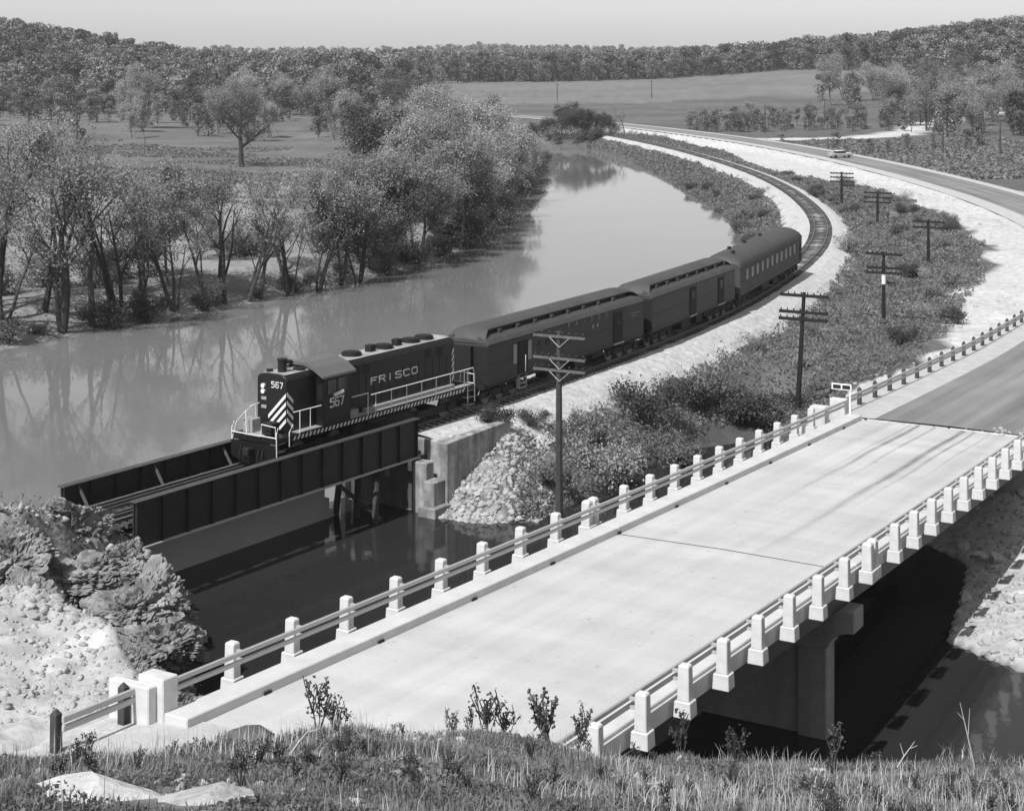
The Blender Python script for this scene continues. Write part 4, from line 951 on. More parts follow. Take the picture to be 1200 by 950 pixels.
for (x, y, h, lb) in ((19.5, 700, 7.5, 'bare utility pole in the far field, behind the end of the river'), (62, 720, 8, 'bare utility pole in the far field above the road bend'), (118, 870, 10, 'bare utility pole standing by the crest of the far field'), (78, 500, 9, 'bare utility pole beside the pale side road'), (108, 560, 9, 'bare utility pole above the side road near the field thicket'), (97, 365, 7, 'bare utility pole between the highway and the thicket'), (112, 372, 8, 'bare utility pole in the meadow at the right beyond the highway')):
    z0 = zg(x, y); o = empty('utility_pole', (x, y, z0), 0, lb, 'utility pole', 'distant utility poles'); mb = MB(); mb.tube([(0, 0, -.3), (0, 0, h)], [.22, .14], 7); mb.build('pole', M['pole'], o); mb = MB(); mb.box(-.9, .9, -.08, .08, h-.7, h-.5); mb.build('crossarm', M['arm'], o)

# ------------------------------------------------------------------ car on the highway
cx_, cy_ = rp(np.array([0.]))[0] if False else (0, 0)
ac = RA[np.argmin(np.abs(ROAD[:, 1]-345))+0]; P2_ = rp(np.array([ac-1, ac+1])); dd = P2_[1]-P2_[0]; pc = rp(np.array([ac]))[0]
carz = empty('parked_car', (pc[0]-1.2, pc[1], float(road_z(np.array(ac)))-.03), math.atan2(dd[1], dd[0])+math.radians(55), 'pale 1950s sedan at the edge of the highway where the road bends', 'car')
carz.rotation_euler[2] = math.radians(20)
mb = MB(); mb.prism([(-2.6, .35), (2.6, .35), (2.65, .7), (2.5, .95), (1.2, 1.02), (-1.3, 1.02), (-2.5, .95), (-2.62, .7)], -.92, .92, 'y'); mb.build('body', M['grey_panel'], carz, bevel=.12)
mb = MB(); mb.prism([(-1.45, 1.0), (1.2, 1.0), (.65, 1.5), (-.95, 1.5)], -.75, .75, 'y'); mb.build('window_band', M['glass'], carz, bevel=.05)
mb = MB(); mb.prism([(-1.0, 1.48), (.7, 1.48), (.5, 1.62), (-.8, 1.62)], -.78, .78, 'y'); mb.build('roof', M['white'], carz, bevel=.05)
mb = MB(); mb.box(.95, 2.5, -.85, .85, 1.0, 1.06); mb.box(-2.45, -1.5, -.85, .85, 1.0, 1.05); mb.build('bonnet', M['white'], carz, bevel=.02)  # white top over grey body: lit top and shaded sides painted as colour
for x in (-1.6, 1.6):
    for y in (-.85, .85):
        mb = MB(); mb.cyl((x, y, .34), (0, 1, 0), .34, .2, 14); mb.build('wheel', M['black_rubber'], carz)
# shed at the forest edge
sx, sy = 173, 665; shed = empty('farm_shed', (sx, sy, zg(sx, sy)), .25, 'low shed with a pale roof at the foot of the wooded hill', 'shed')
mb = MB(); mb.box(-3.2, 3.2, -2, 2, 0, 2.0); mb.build('wall', M['wood'], shed)
mb = MB(); mb.prism([(-2.4, 1.9), (2.4, 1.9), (0, 2.9)], -3.5, 3.5, 'x'); mb.build('roof', M['rail_paint'], shed)
mb = MB(); mb.box(-1, .6, -2.03, -2.0, 0, 1.8); mb.build('door', M['underframe'], shed)
for hx, hy, hs in ((232, 640, 1.0),):
    hs_ = empty('farm_house', (hx, hy, zg(hx, hy)), -.3, 'small pale house half hidden by trees at the right of the wooded hill', 'house')
    mb = MB(); mb.box(-4, 4, -3, 3, 0, 3); mb.build('wall', M['white'], hs_); mb = MB(); mb.prism([(-3.4, 2.9), (3.4, 2.9), (0, 5.0)], -4.3, 4.3, 'x'); mb.build('roof', M['car_roof'], hs_)
    mb = MB(); mb.box(-.5, .5, -3.04, -3.0, 0, 2); mb.build('door', M['underframe'], hs_)
    for x in (-2.4, 2.4): mb = MB(); mb.box(x-.5, x+.5, -3.04, -3.0, 1, 2.1); mb.build('window', M['glass'], hs_)

# ------------------------------------------------------------------ vegetation
class TreeGen:
    def __init__(s, seed): s.r = random.Random(seed); s.mb = MB(); s.tips = []
    def branch(s, p, d, L_, r, lev, maxlev, trop=.25, nseg=5, kids=(4, 7), spread=.75):
        pts = [p]; rs = [r]; q = p.copy(); dd_ = d.copy()
        for i in range(nseg):
            dd_ = (dd_+Vector((s.r.uniform(-1, 1), s.r.uniform(-1, 1), s.r.uniform(-.6, 1)*.6))*.16+Vector((0, 0, trop*.12))).normalized()
            q = q+dd_*(L_/nseg); pts.append(q.copy()); rs.append(max(.012, r*(1-.72*(i+1)/nseg)))
        s.mb.tube(pts, rs, 7 if lev == 0 else (5 if lev == 1 else 3), cap=(lev == 0))
        if lev >= maxlev: s.tips += [(pts[k], L_) for k in range(1, len(pts))]; return
        n = s.r.randint(*kids)
        for k in range(n):
            f = s.r.uniform(.35 if lev == 0 else .2, 1.0); j = min(nseg-1, int(f*nseg)); u = f*nseg-j; c = pts[j].lerp(pts[j+1], u); rr = rs[j]*(1-u)+rs[j+1]*u
            a = s.r.uniform(0, 6.283); side_ = Vector((math.cos(a), math.sin(a), 0)); base = (pts[j+1]-pts[j]).normalized()
            nd = (base*(1-spread*.5)+side_*spread+Vector((0, 0, .15))).normalized()
            s.branch(c, nd, L_*s.r.uniform(.38, .62)*(1.15-.4*f), rr*s.r.uniform(.5, .75), lev+1, maxlev, trop, max(3, nseg-1), kids, spread)
def leaf_quads(pts, size, rng, flat=.0):
    n = len(pts); c = np.asarray(pts, float); a = rng.normal(size=(n, 3)); a /= np.linalg.norm(a, axis=1)[:, None]
    b = rng.normal(size=(n, 3)); b -= (a*b).sum(1)[:, None]*a; b /= np.linalg.norm(b, axis=1)[:, None]
    s = size*rng.uniform(.55, 1.35, (n, 1)); a = a*s*.5; b = b*s*.36
    V = np.stack([c-a, c+b-a*.1, c+a, c-b+a*.1], 1).reshape(-1, 3); return V, np.arange(4*n).reshape(n, 4)
def make_tree(seed, h, r, stems, maxlev, leaves, lsize, cl, start=.0, kids=(4, 6), spread=.75, lean=.25, skirt=0):
    g = TreeGen(seed); rr = g.r
    for k in range(stems):
        a = rr.uniform(0, 6.28); L_ = h*rr.uniform(.62, .85)*(1 if k == 0 else rr.uniform(.7, 1))
        d = Vector((math.cos(a)*lean*rr.uniform(.3, 1)*(stems > 1 or .3), math.sin(a)*lean*rr.uniform(.3, 1)*(stems > 1 or .3), 1)).normalized()
        g.branch(Vector((math.cos(a)*.25*(stems > 1), math.sin(a)*.25*(stems > 1), -.3)), d, L_, r*(1 if k == 0 else rr.uniform(.5, .8)), 0, maxlev, kids=kids, spread=spread)
    rng = np.random.default_rng(seed); T = np.array([tuple(t[0]) for t in g.tips]); 
    T = T[T[:, 2] > h*start]
    pick = T[rng.integers(0, len(T), leaves)]; P = pick+rng.normal(size=(leaves, 3))*cl*np.array([1, 1, .8])
    # clumpiness: drop leaves in noise hollows
    keep = fbm(P[:, 0]*.6+seed, P[:, 2]*.6+P[:, 1]*.35, seed, 2) > -.22
    P = P[keep]
    if skirt:
        q = rng.normal(size=(skirt, 3))*np.array([h*.14, h*.14, h*.06])+np.array([0, 0, h*.08]); q = q[q[:, 2] > 0]; P = np.vstack([P, q])
    V, F_ = leaf_quads(P, lsize, rng); V[:, 2] = np.maximum(V[:, 2], .02)
    return g.mb.mesh('trunk'), np_mesh('crown', V, F_)
def tree_kind(seed, bark, leaf, **k):
    w_, c_ = make_tree(seed, **k); n_ = len(c_.vertices); co = np.empty(n_*3, np.float32); c_.vertices.foreach_get('co', co); f_ = k['h']/np.percentile(co[2::3], 99)
    for m_ in (w_, c_): m_.transform(Matrix.Diagonal((f_, f_, f_, 1)))
    w_.materials.append(M[bark]); c_.materials.append(M[leaf]); return (w_, c_)
def put_tree(kind, x, y, sc, name, label, cat='tree', group=None, z=None, rz=None, sz=None):
    o = empty(name, (x, y, (zg(x, y) if z is None else z)), random.uniform(0, 6.28) if rz is None else rz, label, cat, group)
    o.scale = (sc, sc, sz or sc*random.uniform(.9, 1.1)); link('trunk', kind[0], None, o); link('crown', kind[1], None, o); return o
SP = [tree_kind(11+i, 'bark', 'leaf', h=16, r=.30, stems=s, maxlev=3, leaves=int(n*1.05), lsize=.23, cl=.5, start=.18, kids=(3, 6), spread=.7, lean=.32) for i, (s, n) in enumerate(((1, 3400), (3, 3600), (2, 3000), (4, 3300)))]
BARE = [tree_kind(31+i, 'bark', 'leaf', h=14, r=.24, stems=s, maxlev=3, leaves=1100, lsize=.2, cl=.5, start=.4, kids=(3, 5), spread=.6, lean=.4) for i, s in enumerate((1, 3))]
PALE = [tree_kind(41+i, 'bark_pale', 'leaf_pale', h=17, r=.26, stems=s, maxlev=3, leaves=13500, lsize=.29, cl=.75, start=.10, kids=(4, 6), spread=.72, lean=.28, skirt=500) for i, s in enumerate((2, 3, 1))]
DARK = [tree_kind(51+i, 'bark', 'leaf_dark', h=13, r=.28, stems=2, maxlev=3, leaves=9500, lsize=.29, cl=.65, start=.06, kids=(4, 6), spread=.8, skirt=600) for i in range(2)]
BUSH = [tree_kind(61+i, 'bark', lf, h=3.0, r=.05, stems=5, maxlev=2, leaves=3400, lsize=.15, cl=.34, start=.03, kids=(3, 5), spread=.8, lean=.9, skirt=300) for i, lf in enumerate(('leaf', 'leaf_dark', 'leaf_pale', 'leaf'))]
def sc_for(h, kind_h): return h/kind_h
# riverbank trees on the far bank: (x, y, height, kind, label)
bank = [
 (-50.5, 127, 12, DARK[0], 'low dark bushy tree at the left edge of the far bank'), (-45, 130.5, 8, DARK[1], 'dark shrubby tree hanging over the water at the far left'),
 (-43.0, 136, 16, SP[1], 'multi-stemmed leaning tree, tallest at the left end of the far bank'), (-38.6, 138.5, 18, SP[3], 'four-stemmed tree with bare lower stems rising from the water'),
 (-36.5, 141.5, 17, SP[0], None), (-35.5, 145, 16, BARE[1], 'thin bare tree between the leafy trees on the far left bank'), (-33, 147, 13.5, SP[2], None), (-31.0, 149.5, 12.5, SP[1], None),
 (-28.6, 152.5, 12, SP[2], None), (-27.2, 154.5, 13, SP[0], None), (-25.4, 157, 12.5, BARE[1], 'bare forked tree leaning over its own reflection'), (-24.4, 158.5, 12.5, BARE[0], 'slim bare tree beside the bare forked tree'), (-22.4, 161.5, 12, SP[3], None),
 (-20.2, 165, 11.5, BARE[1], None), (-18.4, 169.5, 10, DARK[1], None), (-16.5, 172, 11.5, SP[1], None), (-13.8, 178.5, 10, DARK[0], 'dark low tree at the water in the middle of the far bank'), (-19.5, 175, 11, PALE[2], None),
 (-14.5, 186, 12.5, PALE[1], None), (-11.2, 187, 11, DARK[1], None), (-9.2, 193, 14, PALE[0], None), (-12, 200, 16, PALE[2], None), (-6.6, 203, 12, DARK[0], None), (-5.6, 210, 16.5, PALE[1], None), (-8.5, 214, 18.5, PALE[0], None),
 (-4.4, 221, 15, PALE[2], None), (-3.2, 231, 17, PALE[1], None), (-6.5, 236, 19, PALE[0], None), (-2.4, 244, 15, PALE[1], None), (-1.3, 257, 16, PALE[2], None), (-5, 262, 19, PALE[1], None), (0, 272, 15, PALE[0], None), (-3, 283, 18, PALE[2], None), (1.4, 292, 14, PALE[1], None),
 (-12, 232, 19, PALE[1], None), (-15, 248, 19, PALE[0], None), (-18, 225, 15, DARK[1], 'dark tree deep in the pale grove'), (-20, 258, 17, PALE[2], None), (-11, 275, 18, PALE[0], None), (-7, 300, 17, PALE[1], None), (2.5, 318, 13, PALE[0], None), (-2, 330, 15, PALE[2], None), (-16, 208, 13, PALE[2], None),
 (-41, 147, 14, SP[0], None), (-44.5, 139.5, 17, SP[0], 'tall slim tree near the left edge, behind the leaning one'), (-40.5, 141, 16.5, SP[2], None), (-34.2, 150.5, 14, SP[3], None), (-32.6, 153, 13, PALE[2], None), (-28.8, 159, 12, BARE[1], None), (-23.6, 166, 12, SP[2], None), (-37, 156, 10, PALE[0], None), (-48.5, 150, 12, SP[1], None), (-55.5, 150, 12, SP[3], None), (-17.3, 180, 11, SP[0], None), (-20.5, 184, 11, PALE[0], None), (-46, 141, 13, SP[2], None), (-56, 140, 10, DARK[1], None), (-60, 138, 11, DARK[0], None), (-33.5, 172, 7, PALE[1], None), (-44, 166, 7, PALE[0], None)]
for i, (x, y, h, k, lb) in enumerate(bank):
    kh = {id(DARK[0]): 13, id(DARK[1]): 13}.get(id(k), 14 if k in BARE else (17 if k in PALE else 16))
    gname = 'pale leafing trees of the riverside grove' if k in PALE else ('thin spring trees along the far riverbank' if k in SP+BARE else 'dark bushy trees along the far riverbank')
    dl = 'pale newly leafed tree in the dense riverside grove' if k in PALE else ('thin spring tree with sparse leaves on the far riverbank' if k in SP+BARE else 'dark bushy tree low on the far riverbank')
    if k in BARE and lb is None: dl = 'nearly bare tree on the far riverbank'
    put_tree(k, x+random.uniform(-.4, .4), y, h/kh*(.82 if k in PALE and y > 190 else .93), 'riverside_tree', lb or dl, group=gname)
PR = random.Random(3)
for k_ in range(26):
    f_ = PR.random(); x_ = -56+42*f_+PR.uniform(-1, 1); y_ = 128+52*f_**1.1+PR.uniform(3, 14)
    put_tree(BUSH[PR.choice((0, 2, 3, 2))], x_, y_, PR.uniform(.7, 1.5), 'understory_bush', 'pale young bush between the trunks on the far riverbank', 'bush', 'young bushes under the riverbank trees')
# low bushes along the far shore, to root the trees
far_shore = [(-75, 117), (-52, 124), (-41, 130), (-36, 141), (-28, 151), (-17.8, 169), (-8, 192), (-3.5, 221), (0, 270), (4.5, 332), (6.9, 400)]
fa = arclen(np.array(far_shore))
k = 0; s_ = 12.
while s_ < fa[-1]:
    x = np.interp(s_, fa, [p[0] for p in far_shore])-random.uniform(.4, 2.4); y = np.interp(s_, fa, [p[1] for p in far_shore])+random.uniform(-.3, .8)
    put_tree(BUSH[1 if random.random() < .6 else 3], x, y, random.uniform(.4, .95)*(1 if y < 200 else 1.6), 'shore_bush', 'dark bush at the water line under the far bank trees', 'bush', 'bushes along the far shore', z=max(.05, zg(x, y)-.3)); s_ += random.uniform(1.8, 4.0)*(1.9 if s_ < 115 else 1.5)
# clump at the head of the river
for (x, y, h) in ((10.5, 458, 7), (13.5, 461, 8.5), (17, 460, 9), (20.5, 460, 8.5), (24.5, 458, 7.5), (15, 468, 9.5), (20, 470, 9), (28, 462, 5.5)):
    put_tree(DARK[random.randrange(2)], x, y, h/13, 'thicket_tree', 'dark round tree in the clump at the far end of the river', group='clump of dark trees at the head of the river')
for x, y in ((-14, 492), (-9, 488), (-4, 486), (0, 484), (4, 482), (7, 478), (11, 480), (16, 483), (21, 485), (26, 486), (30, 488), (-20, 496), (12, 455.5), (18, 455), (23, 455)):
    put_tree(BUSH[1 if x % 2 else 3], x, y, random.uniform(1.1, 1.8), 'thicket_bush', 'dark bush between the head of the river and the highway', 'bush', 'bushes at the head of the river')
put_tree(BARE[0], 33.5, 482, .75, 'lone_tree', 'small bare forked tree where the railway meets the highway', 'tree')
# meadow trees on the left
RND = tree_kind(74, 'bark', 'leaf_dark', h=14, r=.5, stems=1, maxlev=3, leaves=3600, lsize=.26, cl=.8, start=.22, kids=(5, 8), spread=1.0)
put_tree(RND, -55.5, 333, 1.08, 'lone_oak', 'lone round-crowned tree standing in the meadow with bare spreading limbs', 'tree')
put_tree(PALE[2], -44, 420, .78, 'meadow_tree', 'pale feathery tree at the back of the meadow, right of the lone round tree', 'tree')
for (x, y, h, kd, lb) in ((-36, 520, 17, DARK[0], 'dark tree taller than its neighbours above the riverside grove'), (-33, 470, 15, DARK[1], 'dark tree just behind the pale grove'), (-41, 560, 14, PALE[1], 'pale tree between the dark trees behind the meadow'), (-50, 480, 12, DARK[1], 'dark tree behind the pale feathery tree'), (-62, 520, 13, DARK[0], 'dark tree at the back left of the meadow'), (-95, 420, 7, SP[0], 'small thin tree in the left meadow'), (-28, 415, 13, PALE[0], 'pale tree on the left flank of the riverside grove'), (-22, 380, 13, PALE[2], 'pale tree on the meadow side of the grove'), (-16, 350, 15, PALE[1], 'tallest pale tree at the back of the grove')):
    put_tree(kd, x, y, h/(13 if kd in DARK else 17), 'meadow_tree', lb, 'tree')
# ---- far forest
def lump(seed, h, w_, n, size):
    """forest tree: short trunk and a crown of leaf clumps in uneven lobes"""
    rng = np.random.default_rng(seed); mb = MB(); mb.tube([(0, 0, -.5), (0, 0, h*.45), (.2, .1, h*.8)], [h*.018, h*.013, .04], 5)
    for k in range(5): a = rng.uniform(0, 6.28); z = h*rng.uniform(.3, .6); mb.tube([(0, 0, z), (math.cos(a)*w_*.6, math.sin(a)*w_*.6, z+h*.2)], [h*.008, .03], 3, cap=False)
    lob = []
    for k in range(9): a = rng.uniform(0, 6.28); rr = w_*rng.uniform(0, .75); lob.append((math.cos(a)*rr, math.sin(a)*rr, h*rng.uniform(.16, .86), w_*rng.uniform(.32, .58)))
    P = []
    for k in range(n):
        l = lob[rng.integers(len(lob))]; d = rng.normal(size=3); d /= np.linalg.norm(d); P.append(np.array(l[:3])+d*l[3]*rng.uniform(.55, 1.05)*np.array([1, 1, .9]))
    V, F_ = leaf_quads(np.array(P), size, rng); V[:, 2] = np.maximum(V[:, 2], .3); return mb.mesh('trunk', M['bark']), V, F_
LK = [lump(81+i, 14, w_, n, .85) for i, (w_, n) in enumerate(((4.4, 620), (3.6, 500), (5.2, 700), (2.8, 380)))]
LKm = [(a, np_mesh('crown', V, F_, M['leaf_far'])) for a, V, F_ in LK]
LKd = [(a, np_mesh('crown', V, F_, M['leaf_dark'])) for a, V, F_ in LK[:2]]
cand = []
def scatter(n, x0, x1, y0, y1, test, dmin=6.0):
    xs = RNG.uniform(x0, x1, n); ys = RNG.uniform(y0, y1, n); m = test(xs, ys); return np.stack([xs[m], ys[m]], 1)
def forest(xs, ys):
    px = xs/ys
    left = (xs < -70) & (ys > 640+.5*(xs+200).clip(-200, 200)*0) & (ys > 610+40*fbm(xs*.02, ys*.02, 111, 2))
    mid = (xs >= -75) & (ys > np.interp(xs, [-75, -20, 60, 150, 200, 260], [610, 880, 905, 905, 830, 640]))
    ok = (left | mid) & (np.abs(px) < .36)
    return ok
pts = scatter(34000, -560, 560, 600, 1350, forest)
# thin to a minimum spacing with a grid
cell = {}; keep = []
for q in pts:
    c_ = (int(q[0]//5.6), int(q[1]//(5.6 if q[1] < 1000 else 9)))
    if c_ in cell: continue
    cell[c_] = 1; keep.append(q)
pts = np.array(keep); order = np.argsort(pts[:, 1]-np.where(pts[:, 0] < -60, 0, np.where(pts[:, 0] < 190, 240, 0))); pts = pts[order]
print('forest trees', len(pts))
for i, (x, y) in enumerate(pts[:260]):
    k = LKd[random.randrange(2)] if random.random() < .13 else LKm[random.randrange(4)]
    put_tree(k, x, y, random.uniform(.75, 1.25), 'forest_tree', 'tree along the front of the distant woods', 'tree', 'trees along the front edge of the distant woods', z=zg(x, y)-.3)
VV, FF, TT = [], [], []; off = 0
far = scatter(15000, -1500, 1500, 1350, 3400, lambda a, b: (np.abs(a/b) < .36))
for (x, y), big in [((p[0], p[1]), 0) for p in pts[260:]]+[((p[0], p[1]), 1) for p in far]:
    _, V, F_ = LK[random.randrange(4)]; st = 1 if y < 1000 else (2 if y < 1350 else 6)
    sel = np.arange(0, len(F_), st); Q = V.reshape(-1, 4, 3)[sel]; s = random.uniform(.5, 1.5)*(1.1 if big else 1); a = random.uniform(0, 6.28)
    if st > 1: cen = Q.mean(1, keepdims=True); Q = cen+(Q-cen)*(1.35 if st == 2 else 2.3)
    Q = Q.reshape(-1, 3)*s; R2 = np.array([[math.cos(a), -math.sin(a)], [math.sin(a), math.cos(a)]]); Q[:, :2] = Q[:, :2]@R2.T; Q += np.array([x, y, zg(x, y)-.3])
    VV.append(Q); FF.append(np.arange(len(Q)).reshape(-1, 4)+off); off += len(Q); TT.append(np.full(len(Q), .155*random.choice((.5, .75, .95, 1, 1.15, 1.6))))
M['woods'] = mat('woods_leaves', .2, .6, .15, .12, attr='tone', detail=3)
wme = np_mesh('distant_woods', np.vstack(VV), np.vstack(FF), M['woods']); ta_ = wme.attributes.new('tone', 'FLOAT', 'POINT'); ta_.data.foreach_set('value', np.concatenate(TT).astype(np.float32))
o = link('distant_woods', wme, None)
tag(o, 'spring woods covering the hills behind the fields', 'woods', kind='stuff')
# trees in the middle distance, between the meadow and the hills
# thickets by the side road and on the right
def grp(lst, name, label, group, kinds, hk):
    for x, y, h in lst: put_tree(kinds[random.randrange(len(kinds))], x, y, h/hk, name, label, 'tree', group, z=zg(x, y)-.2)
SPR = random.Random(5)
grp([(SPR.uniform(-125, -38), SPR.uniform(455, 625), SPR.uniform(10, 17)) for _ in range(62)], 'field_edge_tree', 'tree in the broken belt behind the meadow', 'belt of trees behind the left meadow', [LKm[0], LKm[1], LKm[2], LKm[3], LKd[1], PALE[0]], 15)
grp([(SPR.uniform(-200, -75), SPR.uniform(540, 660), SPR.uniform(6, 15)) for _ in range(80)], 'field_edge_tree', 'tree at the foot of the left wooded hill', 'trees at the foot of the left hill', [LKm[0], LKm[1], LKm[3], LKd[0]], 15)
grp([(SPR.uniform(58, 128), SPR.uniform(512, 556), SPR.uniform(4.5, 8.5)) for _ in range(90)], 'thicket_tree', 'small hazy tree in the thicket below the ploughed field', 'thicket between the side road and the field', [LKm[0], LKm[1], LKm[2], LKm[3], SP[0]], 14)
grp([(134, 545, 13), (139, 552, 12), (130, 556, 11), (146, 560, 10)], 'roadside_tree', 'broad tree at the corner where the side road turns uphill', 'trees at the side road corner', [LKm[0], LKm[2]], 14)
grp([(SPR.uniform(128, 225), SPR.uniform(470, 700), SPR.uniform(10, 18)) for _ in range(150)], 'grove_tree', 'tree of the grove at the right beyond the highway', 'grove at the right beyond the highway', [LKm[0], LKm[1], LKm[2], LKd[0], PALE[0], SP[1]], 15)
grp([(82, 372, 5), (88, 380, 4), (79, 395, 5), (70, 420, 4), (95, 390, 5), (104, 400, 5), (110, 392, 6), (118, 410, 7), (100, 410, 4)], 'meadow_bush', 'low bush in the rough strip between highway and side road', 'bushes between the highway and the side road', [LKm[0], LKm[1]], 14)

# ---- brush: shrubs (things) and undergrowth (stuff)
def in_brush(x, y):
    dT, aT_, sd_ = seg_dist(x, y, TRACK); tw_ = tw(aT_-TA0, sd_); ed = np.interp(y, [p[1] for p in BRUSH_EDGE], [p[0] for p in BRUSH_EDGE])
    tx = np.interp(y, TRACK[:, 1], TRACK[:, 0]); right = (x > tx) & (x < ed+1.5*fbm(x*.2, y*.2, 121, 2)) & (dT > tw_+.8*fbm(x*.4, y*.4, 5, 2))
    left = (x < tx) & (dT > tw_+.3) & (dT < 60) & (y > 100)
    dW = seg_dist(x, y, RIVER, True)[0]; ins = inside(x, y, RIVER)
    leftok = left & (x > np.interp(y, [100, 200, 300, 400, 460], [0, 25, 28, 25, 20]))
    sand = (x > -7) & (x < -.2+1.5*fbm(x*.5, y*.5, 9, 2)) & (y < 89)
    return (right | leftok) & (seg_dist(x, y, ROAD)[0] > 8.5) & ~ins & ~sand & (y > 80) & (y < 480)
n = 0; tries = 0
while n < 85 and tries < 4000:
    tries += 1; y = 84+((random.random())**1.6)*220; x = random.uniform(-2, 60)
    if not in_brush(np.array([x]), np.array([y]))[0]: continue
    kd = BUSH[random.choice((0, 1, 1, 3, 2))]; put_tree(kd, x, y, random.uniform(.35, .75), 'shrub', 'leafy shrub in the brush between the railway and the road', 'shrub', 'shrubs in the brush strip', z=zg(x, y)-.15); n += 1
# named ones that show clearly
for (x, y, sc, kd, lb) in ((5.2, 88.0, .85, BUSH[2], 'large pale leafy shrub behind the bridge posts, right of the near telegraph pole'), (8.6, 92.4, .85, BUSH[0], 'large leafy shrub on the pond edge'), (4.6, 92.2, .7, BUSH[0], 'leafy shrub just below the ballast, right of the near telegraph pole'), (-.9, 88.6, .42, BUSH[1], 'dark shrub at the end of the concrete wing wall'), (1.0, 90.2, .36, BUSH[1], 'dark upright shrub on the ballast shoulder'), (7.6, 97.2, .8, BUSH[1], 'dark shrub below the ballast in the middle of the slope'), (12.6, 103.5, 1.1, BUSH[3], 'shrub left of the leaning telegraph pole'), (16.5, 103.6, .9, BUSH[1], 'dark shrub at the foot of the leaning telegraph pole'), (2.6, 84.6, .7, BUSH[3], 'low shrub at the water behind the near telegraph pole')):
    put_tree(kd, x, y, sc, 'shrub', lb, 'shrub', z=zg(x, y)-.15)
def ground_leaves(name, N_, xr, yr, test, size, hmax, m, label, cat, power=1.0, clump=.35):
    ys = yr[0]+(yr[1]-yr[0])*RNG.random(N_)**power; xs = RNG.uniform(xr[0], xr[1], N_)
    ok = test(xs, ys); xs, ys = xs[ok], ys[ok]; cn = fbm(xs*clump, ys*clump, 131, 3); hz = hmax*np.clip(.45+1.1*cn, .05, 1.3)*RNG.random(len(xs))**.8
    P = np.stack([xs, ys, zgrid(xs, ys)+hz+.03], 1); V, F_ = leaf_quads(P, 1.0, RNG); Q = V.reshape(-1, 4, 3); c_ = Q.mean(1, keepdims=True)
    sc = (size*(.6+.8*np.clip(ys/150, .4, 3)))[:, None, None]; Q = c_+(Q-c_)*sc; o = link(name, np_mesh(name, Q.reshape(-1, 3), F_, m), None)
    print(name, len(F_)); return tag(o, label, cat, kind='stuff')
ground_leaves('undergrowth', 560000, (-4, 64), (80, 480), in_brush, .16, .75, M['brush'], 'dense dark brush covering the strip along the railway', 'undergrowth', 1.7)
ground_leaves('dry_grass', 200000, (-4, 64), (80, 480), lambda a, b: in_brush(a, b) & (fbm(a*.08, b*.08, 141, 2) > -.08), .16, .9, M['brush_pale'], 'pale dry grass patches among the brush', 'grass', 1.7)
ground_leaves('meadow_weeds', 150000, (66, 135), (300, 440), lambda a, b: (seg_dist(a, b, ROAD)[0] > 8.5) & (seg_dist(a, b, SIDE)[0] > 11) & (a > np.interp(b, [300, 345, 400, 450], [80, 78, 74, 66])), .30, 1.2, M['brush'], 'rough weeds between the highway and the side road', 'weeds')
ground_leaves('meadow_brush', 130000, (-110, -12), (170, 420), lambda a, b: (fbm(a*.04, b*.04, 151, 4) > .0) & ~inside(a, b, RIVER), .22, .55, M['brush_pale'], 'patchy rough growth over the left meadow', 'rough grass')

# ------------------------------------------------------------------ rocks
def rock_mesh(seed, flat=.7):
    bm = bmesh.new(); bmesh.ops.create_icosphere(bm, subdivisions=3, radius=1); r = np.random.default_rng(seed)
    planes = r.normal(size=(14, 3)); planes /= np.linalg.norm(planes, axis=1)[:, None]; dd_ = r.uniform(.35, .72, 14)
    for v in bm.verts:
        p = np.array(v.co)
        for n_, d_ in zip(planes, dd_):
            e = p@n_-d_
            if e > 0: p = p-n_*e
        p *= 1+.06*math.sin(p[0]*7+seed)*math.cos(p[1]*6+p[2]*5); v.co = p*np.array([1, .85, flat])
    me = bpy.data.meshes.new('rock'); bm.to_mesh(me); bm.free(); me.materials.append(M['rock']); return me
RKS = [rock_mesh(i, f) for i, f in enumerate((.7, .55, .8, .6, .5))]
def rock(x, y, s, label, group=None, z=None, sc=None, name='rock'):
    o = link(name, RKS[random.randrange(5)], None); o.location = (x, y, (zg(x, y) if z is None else z)+s*.15); o.scale = sc or (s, s*random.uniform(.7, 1.1), s*random.uniform(.6, 1))
    o.rotation_euler = (random.uniform(-.3, .3), random.uniform(-.3, .3), random.uniform(0, 6.28)); return tag(o, label, 'rock', group)
for _ in range(34):
    x = random.uniform(-7, -1.6); y = random.uniform(80.6, 88.2)
    if inside(np.array([x]), np.array([y]), RIVER)[0]: continue
    rock(x, y, random.uniform(.18, .5), 'pale limestone block spilled below the concrete wing wall', 'rocks below the wing wall')
for _ in range(55):
    x = random.uniform(17, 27); y = random.uniform(62, 79)
    if inside(np.array([x]), np.array([y]), RIVER)[0]: continue
    rock(x, y, random.uniform(.2, .75)*(1.2 if y > 70 else .7), 'pale block of riprap on the gravel beach right of the bridge', 'riprap right of the bridge')
for _ in range(26):
    x = random.uniform(-24, -9.0); y = random.uniform(48, 66)
    if inside(np.array([x]), np.array([y]), RIVER)[0] or seg_dist(np.array([x]), np.array([y]), TRACK)[0][0] < 2.6: continue
    if zg(x, y) > 5.6 and y < 54: continue
    rock(x, y, random.uniform(.25, .9), 'broken limestone rock on the bank left of the railway bridge', 'rocks on the left bank')
for _ in range(46):
    y = random.uniform(17.5, 31); x = random.uniform(-.32, .32)*y
    if fg_side(np.array([x]), np.array([y]))[2][0] < 0: continue
    rock(x, y, random.uniform(.05, .17), 'small pale stone among the foreground weeds', 'stones in the foreground weeds')
